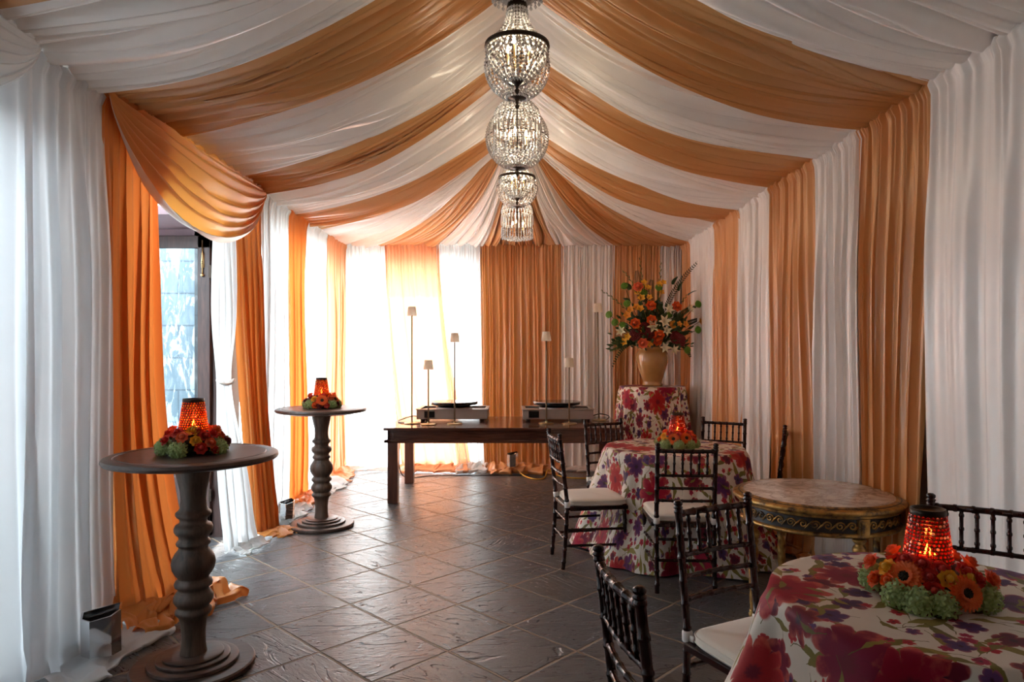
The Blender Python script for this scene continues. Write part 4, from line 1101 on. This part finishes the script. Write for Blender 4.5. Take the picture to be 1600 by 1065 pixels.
def gladiolus(pts, n, fl=True):
    P = [apos(*p) for p in pts]; out = []
    for i in range(20):
        t_ = i/19; a, b, c = P; out.append(a*(1-t_)**2+b*2*t_*(1-t_)+c*t_*t_)
    g = MB().tube(out, [.005-.0035*i/19 for i in range(20)], 5)
    for k in range(n):
        t_ = .35+.65*k/n; i = int(t_*19); d = (out[min(i+1,19)]-out[i-1]).normalized(); s = 1 if k % 2 else -1
        side = d.cross(Vector((0,1,0))).normalized()*s; L = .055*(1.25-t_*.7)
        c = out[i]; g.tube([c, c+(d+side*.5)*L*.5, c+(d+side*.35)*L], [.003,.0065*(1.3-t_*.6),.001], 6)
    g.build('gladiolus_stem', M['leaf_olive'], arr)
gladiolus([(410,620,-.05),(345,300,-.08),(325,60,-.08)], 14)
gladiolus([(440,620,-.05),(480,330,-.05),(490,92,-.02)], 13)
gladiolus([(400,620,-.1),(300,250,-.1),(190,158,-.08)], 12)
gladiolus([(380,640,-.1),(190,400,-.15),(28,318,-.15)], 13)
gladiolus([(470,620,0),(600,450,0),(705,330,0)], 10)
def frond(pts, n, L, mat, nm='fern_frond', w=.006, droop=.0):
    P = [apos(*p) for p in pts]; out = []
    for i in range(24):
        t_ = i/23; a, b, c = P; out.append(a*(1-t_)**2+b*2*t_*(1-t_)+c*t_*t_)
    g = MB().tube(out, [.004-.003*i/23 for i in range(24)], 5)
    for k in range(n):
        t_ = .25+.74*k/n; f = t_*23; i = int(f); c = out[i].lerp(out[min(i+1,23)], f-i); d = (out[min(i+1,23)]-out[max(0,i-1)]).normalized()
        for s in (-1, 1):
            side = d.cross(Vector((.1,1,.1))).normalized()*s; l = L*math.sin(PI*min(1, .25+t_*.72))**.7
            tip = c + (d*.75+side*.9).normalized()*l + Vector((0,-.01,-droop*l)); mid = c.lerp(tip, .5)
            wv = (tip-c).normalized().cross(Vector((0,1,.2))).normalized()*w
            g.add([c, mid+wv, tip, mid-wv], [(0,1,2,3)])
    g.build(nm, M[mat], arr)
frond([(500,560,.02),(560,280,.02),(822,50,.02)], 26, .05, 'leaf_dark', 'palm_frond', .008)
frond([(440,600,.05),(330,300,.08),(320,150,.08)], 22, .09, 'leaf_dark', 'palm_frond', .005)
frond([(440,600,.05),(400,350,.1),(440,220,.1)], 22, .09, 'leaf_dark', 'palm_frond', .005)
frond([(330,680,-.1),(170,690,-.18),(85,760,-.2)], 22, .10, 'leaf', 'palm_frond', .005)
frond([(330,690,-.12),(160,700,-.2),(105,900,-.2)], 14, .035, 'leaf', 'ruscus_sprig', .010)
frond([(560,690,-.1),(660,700,-.14),(695,820,-.14)], 12, .045, 'leaf', 'ruscus_sprig', .011)
frond([(560,600,0),(700,560,0),(790,520,0)], 16, .05, 'leaf_dark', 'ruscus_sprig', .009)
frond([(540,600,.05),(680,440,.05),(770,430,.05)], 16, .05, 'leaf', 'ruscus_sprig', .009)
for (cx, cy) in ((620,318),(575,270),(450,430),(690,350),(250,310),(240,400)):
    p = apos(cx, cy, -.08); o = link('leaf', leaf_mesh('bigleaf', M['leaf'], .13, .036), arr, p); o.rotation_euler = (rnd.uniform(-.4,.4), rnd.uniform(-.9,.2), math.atan2(-.3, p.x)); 
fm = MB()
for k in range(480):
    a = rnd.uniform(0, 2*PI); el = rnd.uniform(-.25, 1.45); rr = rnd.uniform(.16, .50)
    c = Vector((rr*1.0*math.cos(a)*math.cos(el), rr*.6*math.sin(a)*math.cos(el)-.02, .10+rr*.85*math.sin(el)))
    d = (c+Vector((rnd.uniform(-.2,.2), rnd.uniform(-.2,.1), rnd.uniform(-.1,.15)))).normalized(); L = rnd.uniform(.05,.10); w_ = d.cross(Vector((rnd.uniform(-1,1),1,rnd.uniform(-1,1)))).normalized()*L*rnd.uniform(.16,.28)
    n_ = d.cross(w_).normalized()*L*.12
    fm.add([c, c+d*L*.35+w_, c+d*L*.7+w_*.8, c+d*L, c+d*L*.7-w_*.8, c+d*L*.35-w_, c+d*L*.5+n_], [(0,1,6),(1,2,6),(2,3,6),(3,4,6),(4,5,6),(5,0,6)])
o = fm.build('foliage', M['leaf'], arr); o['kind'] = 'stuff'
for k in range(70):
    a = rnd.uniform(0, 2*PI); rr = rnd.uniform(.05, .40)**1; zz = rnd.uniform(.0, .55)
    cx = rr*math.cos(a); p = Vector((cx*.95, rr*.5*math.sin(a)-.03, .06+zz*(1-abs(cx)/.6)))
    o = link('leaf', leaf_mesh('leafm' if k % 3 else 'leafo', M['leaf'] if k % 3 else M['leaf_dark'], .11, .026), arr, p)
    o.rotation_euler = (rnd.uniform(-.8,.8), rnd.uniform(-1.2,.5), math.atan2(p.y-.15, p.x)+rnd.uniform(-.6,.6))

# ------------------------------------------------------------------ chandeliers
def octa(m, c, rx, rz, nrm=None):
    c = Vector(c)
    pts = [c+Vector((rx*math.cos(a), rx*math.sin(a), 0)) for a in (0.2, 0.2+PI/3, .2+2*PI/3, .2+PI, .2+4*PI/3, .2+5*PI/3)]
    m.add(pts+[c+Vector((0,0,rz)), c-Vector((0,0,rz))], [(i, (i+1) % 6, 6) for i in range(6)]+[((i+1) % 6, i, 7) for i in range(6)])
def strands(root, prof, n, bead, step, name='crystal_strand', a0=0.0, tall=1.25):
    """n strands of beads, each following the profile r(z)"""
    P = [Vector((r, 0, z)) for r, z in prof]
    L = [0]
    for a, b in zip(P[:-1], P[1:]): L.append(L[-1]+(b-a).length)
    cnt = int(L[-1]/step)
    for k in range(n):
        a = a0+2*PI*k/n; m = MB()
        for q in range(cnt+1):
            s = (q+.5)/(cnt+1)*L[-1]; i = max(j for j in range(len(L)) if L[j] <= s); i = min(i, len(P)-2)
            p = P[i].lerp(P[i+1], (s-L[i])/(L[i+1]-L[i])); octa(m, (p.x*math.cos(a), p.x*math.sin(a), p.z), bead, bead*tall)
        m.build(name, M['crystal'], root, False)
def wires(root, prof, n, r=.0014, nm='wire_frame', rings=()):
    m = MB()
    for k in range(n):
        a = 2*PI*(k+.5)/n; m.tube([(rr*math.cos(a), rr*math.sin(a), z) for rr, z in prof], r, 4)
    for rr, z in rings: m.ring(rr, z, r*1.15, 36, 4)
    m.build(nm, M['bronze'], root)
def candles(root, z, r, n):
    for k in range(n):
        a = 2*PI*k/n+.3; b = MB(); b.lathe([(.001,0),(.008,.008),(.009,.018),(.005,.032),(.001,.042)], 10, (r*math.cos(a), r*math.sin(a), z+.06)); b.build('light_bulb', M['bulb'], root)
        c = MB(); c.lathe([(.011,0),(.007,.006),(.007,.06)], 10, (r*math.cos(a), r*math.sin(a), z)); c.tube([(0,0,z-.01),(r*.5*math.cos(a), r*.5*math.sin(a), z-.02),(r*math.cos(a), r*math.sin(a), z)], .003, 5); c.build('candle_holder', M['brass'], root)
def hanger(root, z0, z1):
    m = MB(); z = z0; k = 0
    while z < z1-.02:
        ring = [(.009*math.cos(w), 0, .016*math.sin(w)) for w in [2*PI*i/10 for i in range(10)]]
        m.tube([(x if k % 2 else 0, 0 if k % 2 else x, z+.014+zz) for x, _, zz in ring], .0022, 5, True); z += .024; k += 1
    m.build('chain', M['bronze'], root)
def finial(root, z, s=1.0, cup=.045):
    m = MB().lathe([(.003,-.055*s),(.010*s,-.045*s),(.013*s,-.035*s),(.006*s,-.026*s),(.009*s,-.016*s),(cup*.4,-.008),(cup,.012),(cup*.98,.016),(.004,.016)], 24, (0,0,z)); m.build('finial', M['bronze'], root)
def sph(R, zc, z0, z1, n=14): return [(math.sqrt(max(1e-5, R*R-(z-zc)**2)), z) for z in [z0+(z1-z0)*i/n for i in range(n+1)]]
def ch_root(y, label, group=None):
    c = empty('crystal_chandelier', (0, y, 0)); tag(c, label, 'chandelier')
    ld = bpy.data.lights.new('bulb_light', 'POINT'); ld.energy = 1.6; ld.color = (1,.84,.62); ld.shadow_soft_size = .03
    lo = bpy.data.objects.new('bulb_light', ld); COL.objects.link(lo); lo.parent = c; lo.location = (0, 0, 2.97)
    return c
def ridge_z(): return ZRIDGE-.03
def empire(y, label):
    c = ch_root(y, label); R = .150; zr = 2.975
    wires(c, [(.045,3.16),(.05,3.12),(.066,3.07),(.10,3.02),(R,zr)], 20, rings=[(.055,3.10),(.075,3.055)])
    strands(c, [(.045,3.16),(.05,3.12),(.066,3.07),(.10,3.02),(R,zr+.005)], 20, .0085, .019)
    bowl = [(R, zr), (.150,2.94), (.142,2.915), (.115,2.87), (.075,2.825), (.035,2.795)]
    wires(c, bowl, 20, rings=[(.148,2.925),(.098,2.85),(.055,2.81)])
    strands(c, [(.147,zr-.02),(.147,2.94),(.140,2.915)], 30, .011, .026, 'crystal_strand', .1)
    strands(c, [(.138,2.912),(.115,2.875),(.075,2.83),(.040,2.80)], 20, .0095, .024, 'crystal_drop', .05, 1.6)
    m = MB().lathe([(R-.006,zr-.008),(R+.004,zr-.008),(R+.008,zr-.002),(R+.004,zr+.004),(R+.006,zr+.010),(R-.006,zr+.010)], 64, caps=False); m.build('ring_band', M['bronze'], c)
    m = MB().lathe([(.042,3.155),(.050,3.158),(.050,3.168),(.044,3.172),(.048,3.180),(.042,3.184)], 36); m.build('neck_band', M['bronze'], c)
    crown = [(.045,3.18),(.055,3.20),(.085,3.22),(.118,3.235)]
    wires(c, crown, 18, rings=[(.118,3.235)])
    strands(c, crown, 18, .009, .018, 'crown_strand'); strands(c, [(.118,3.235),(.122,3.20),(.121,3.215)], 26, .0085, .022, 'crown_drop')
    strands(c, [(.118,3.24),(.07,3.30),(.02,3.36)], 14, .008, .022, 'crown_strand')
    finial(c, 2.80, 1, .035); candles(c, 2.90, .06, 3); hanger(c, 3.36, ridge_z()); 
    MB().lathe([(.004,2.80),(.004,3.36)], 8).build('centre_stem', M['bronze'], c)
    return c
def sphere_ch(y, label, R, zc):
    c = ch_root(y, label)
    pr = sph(R, zc, zc-R*.965, zc+R*.965, 16)
    rings = [(r, z) for r, z in pr[1:-1]]
    wires(c, pr, 22, rings=rings[::2])
    strands(c, pr, 30, .0088*R/.19+.001, .021, a0=.1)
    MB().ring(R+.002, zc+.0, .004, 56, 6).build('ring_band', M['bronze'], c)
    MB().lathe([(.004,zc-R*1.02),(R*.10,zc-R*1.0),(R*.30,zc-R*.955),(R*.36,zc-R*.91),(R*.30,zc-R*.90)], 32).build('bottom_dome', M['bronze'], c)
    MB().lathe([(R*.30,zc+R*.93),(R*.30,zc+R*.97),(R*.1,zc+R*1.02),(.01,zc+R*1.1)], 24).build('top_cap', M['bronze'], c)
    finial(c, zc-R*1.02, 1, .02); candles(c, zc-.06, R*.35, 3); hanger(c, zc+R*1.1, ridge_z())
    MB().lathe([(.004,zc-R),(.004,zc+R*1.1)], 8).build('centre_stem', M['bronze'], c)
    return c
def drum(y, label, R, z0, z1, dome):
    c = ch_root(y, label)
    pr = [(R, z0), (R, z1)]; top = [(R, z1)] + [(R*math.cos(q), z1+dome*math.sin(q)) for q in (.4,.8,1.1,1.3)]
    wires(c, pr+top[1:], 22, rings=[(R, z0+(z1-z0)*i/4) for i in range(5)]+top[1:])
    strands(c, [(R,z0-.01),(R,z0+.10)], 34, .0085, .020)
    strands(c, [(R,z1-.03),(R,z1-.0)]+top[1:], 30, .0085, .020)
    m = None
    for k in range(26):
        a = 2*PI*k/26; m = MB(); za, zb = z0+.115, z1-.04; cx, cy = R*math.cos(a), R*math.sin(a)
        m.lathe([(.001,za),(.009,za+.012),(.009,zb-.012),(.001,zb)], 6, (cx, cy, 0), caps=False); m.build('crystal_prism', M['crystal'], c, False)
    m = MB(); ga = PI*(3-5**.5)
    for i in range(90):
        rr = R*math.sqrt((i+.5)/90); octa(m, (rr*math.cos(ga*i), rr*math.sin(ga*i), z0-.012-.02*(1-rr/R)), .0085, .011)
    m.build('crystal_base', M['crystal'], c, False)
    MB().lathe([(.02,z1+dome*.96),(.05,z1+dome*.97),(.03,z1+dome*1.05),(.008,z1+dome*1.15)], 24).build('top_cap', M['bronze'], c)
    candles(c, (z0+z1)/2-.06, R*.4, 3); hanger(c, z1+dome*1.15, ridge_z())
    MB().lathe([(.004,z0),(.004,z1+dome*1.1)], 8).build('centre_stem', M['bronze'], c)
    return c
empire(3.30, 'crystal chandelier with a dark ring and shallow bowl, topmost and nearest in the row')
sphere_ch(3.92, 'crystal ball chandelier right behind the nearest ring-and-bowl one', .184, 3.135)
drum(4.54, 'barrel-shaped crystal chandelier with domed top, in front of the biggest ball', .155, 2.83, 3.05, .13)
sphere_ch(5.16, 'biggest crystal ball chandelier, behind the barrel-shaped one', .232, 3.115)
empire(5.78, 'smaller-looking ring-and-bowl crystal chandelier below the biggest ball')
sphere_ch(6.40, 'crystal ball chandelier behind the far ring-and-bowl one', .190, 3.045)
drum(7.02, 'straight-sided crystal chandelier, lowest and farthest in the row', .160, 2.68, 2.95, .12)

# ------------------------------------------------------------------ light
w = bpy.data.worlds.new('overcast_sky'); SC.world = w; w.use_nodes = True
bg = w.node_tree.nodes['Background']; bg.inputs[0].default_value = (.80,.92,1.0,1); bg.inputs[1].default_value = 6.0*EN/10
def portal(name, loc, rot, sx, sy):
    ld = bpy.data.lights.new(name, 'AREA'); ld.shape = 'RECTANGLE'; ld.size = sx; ld.size_y = sy; ld.cycles.is_portal = True
    o = bpy.data.objects.new(name, ld); COL.objects.link(o); o.location = loc; o.rotation_euler = rot
portal('window_daylight', (-2.60, 2.1, 1.4), (0, -PI/2, 0), 2.7, 2.4)
portal('door_daylight', (-2.60, 4.8, 1.41), (0, -PI/2, 0), 2.82, 1.55)
portal('far_window_daylight', (-2.60, 7.3, 1.35), (0, -PI/2, 0), 2.7, 2.7)
portal('back_daylight', (-1.42, 9.18, 1.31), (-PI/2, 0, 0), 1.75, 2.62)
sd = bpy.data.lights.new('sun', 'SUN'); sd.energy = 5*EN/10; sd.angle = math.radians(2); sd.color = (1,.95,.88)
so = bpy.data.objects.new('sun', sd); COL.objects.link(so); so.rotation_euler = Vector((-.35,-.75,.95)).to_track_quat('Z','Y').to_euler()
so.rotation_euler = Vector((-.12,.9,.8)).to_track_quat('Z','Y').to_euler()

# ------------------------------------------------------------------ camera
cd = bpy.data.cameras.new('camera'); cam = bpy.data.objects.new('camera', cd); COL.objects.link(cam)
cd.sensor_width = 36; cd.lens = 36*F/1600; cd.shift_x = -.005; cd.shift_y = .011; cd.clip_start = .02; cd.clip_end = 100
cam.location = (0, 0, H); cam.rotation_euler = (PI/2, 0, 0); SC.camera = cam
SC.view_settings.view_transform = 'Standard'; SC.view_settings.look = 'None'; SC.view_settings.gamma = 1; SC.view_settings.use_curve_mapping = False
SC.view_settings.exposure = 1.75
SC.cycles.use_denoising = True
SC.cycles.max_bounces = 10; SC.cycles.diffuse_bounces = 6; SC.cycles.transmission_bounces = 8; SC.cycles.transparent_max_bounces = 16
SC.cycles.sample_clamp_indirect = 6
SC.cycles.caustics_reflective = False; SC.cycles.caustics_refractive = False
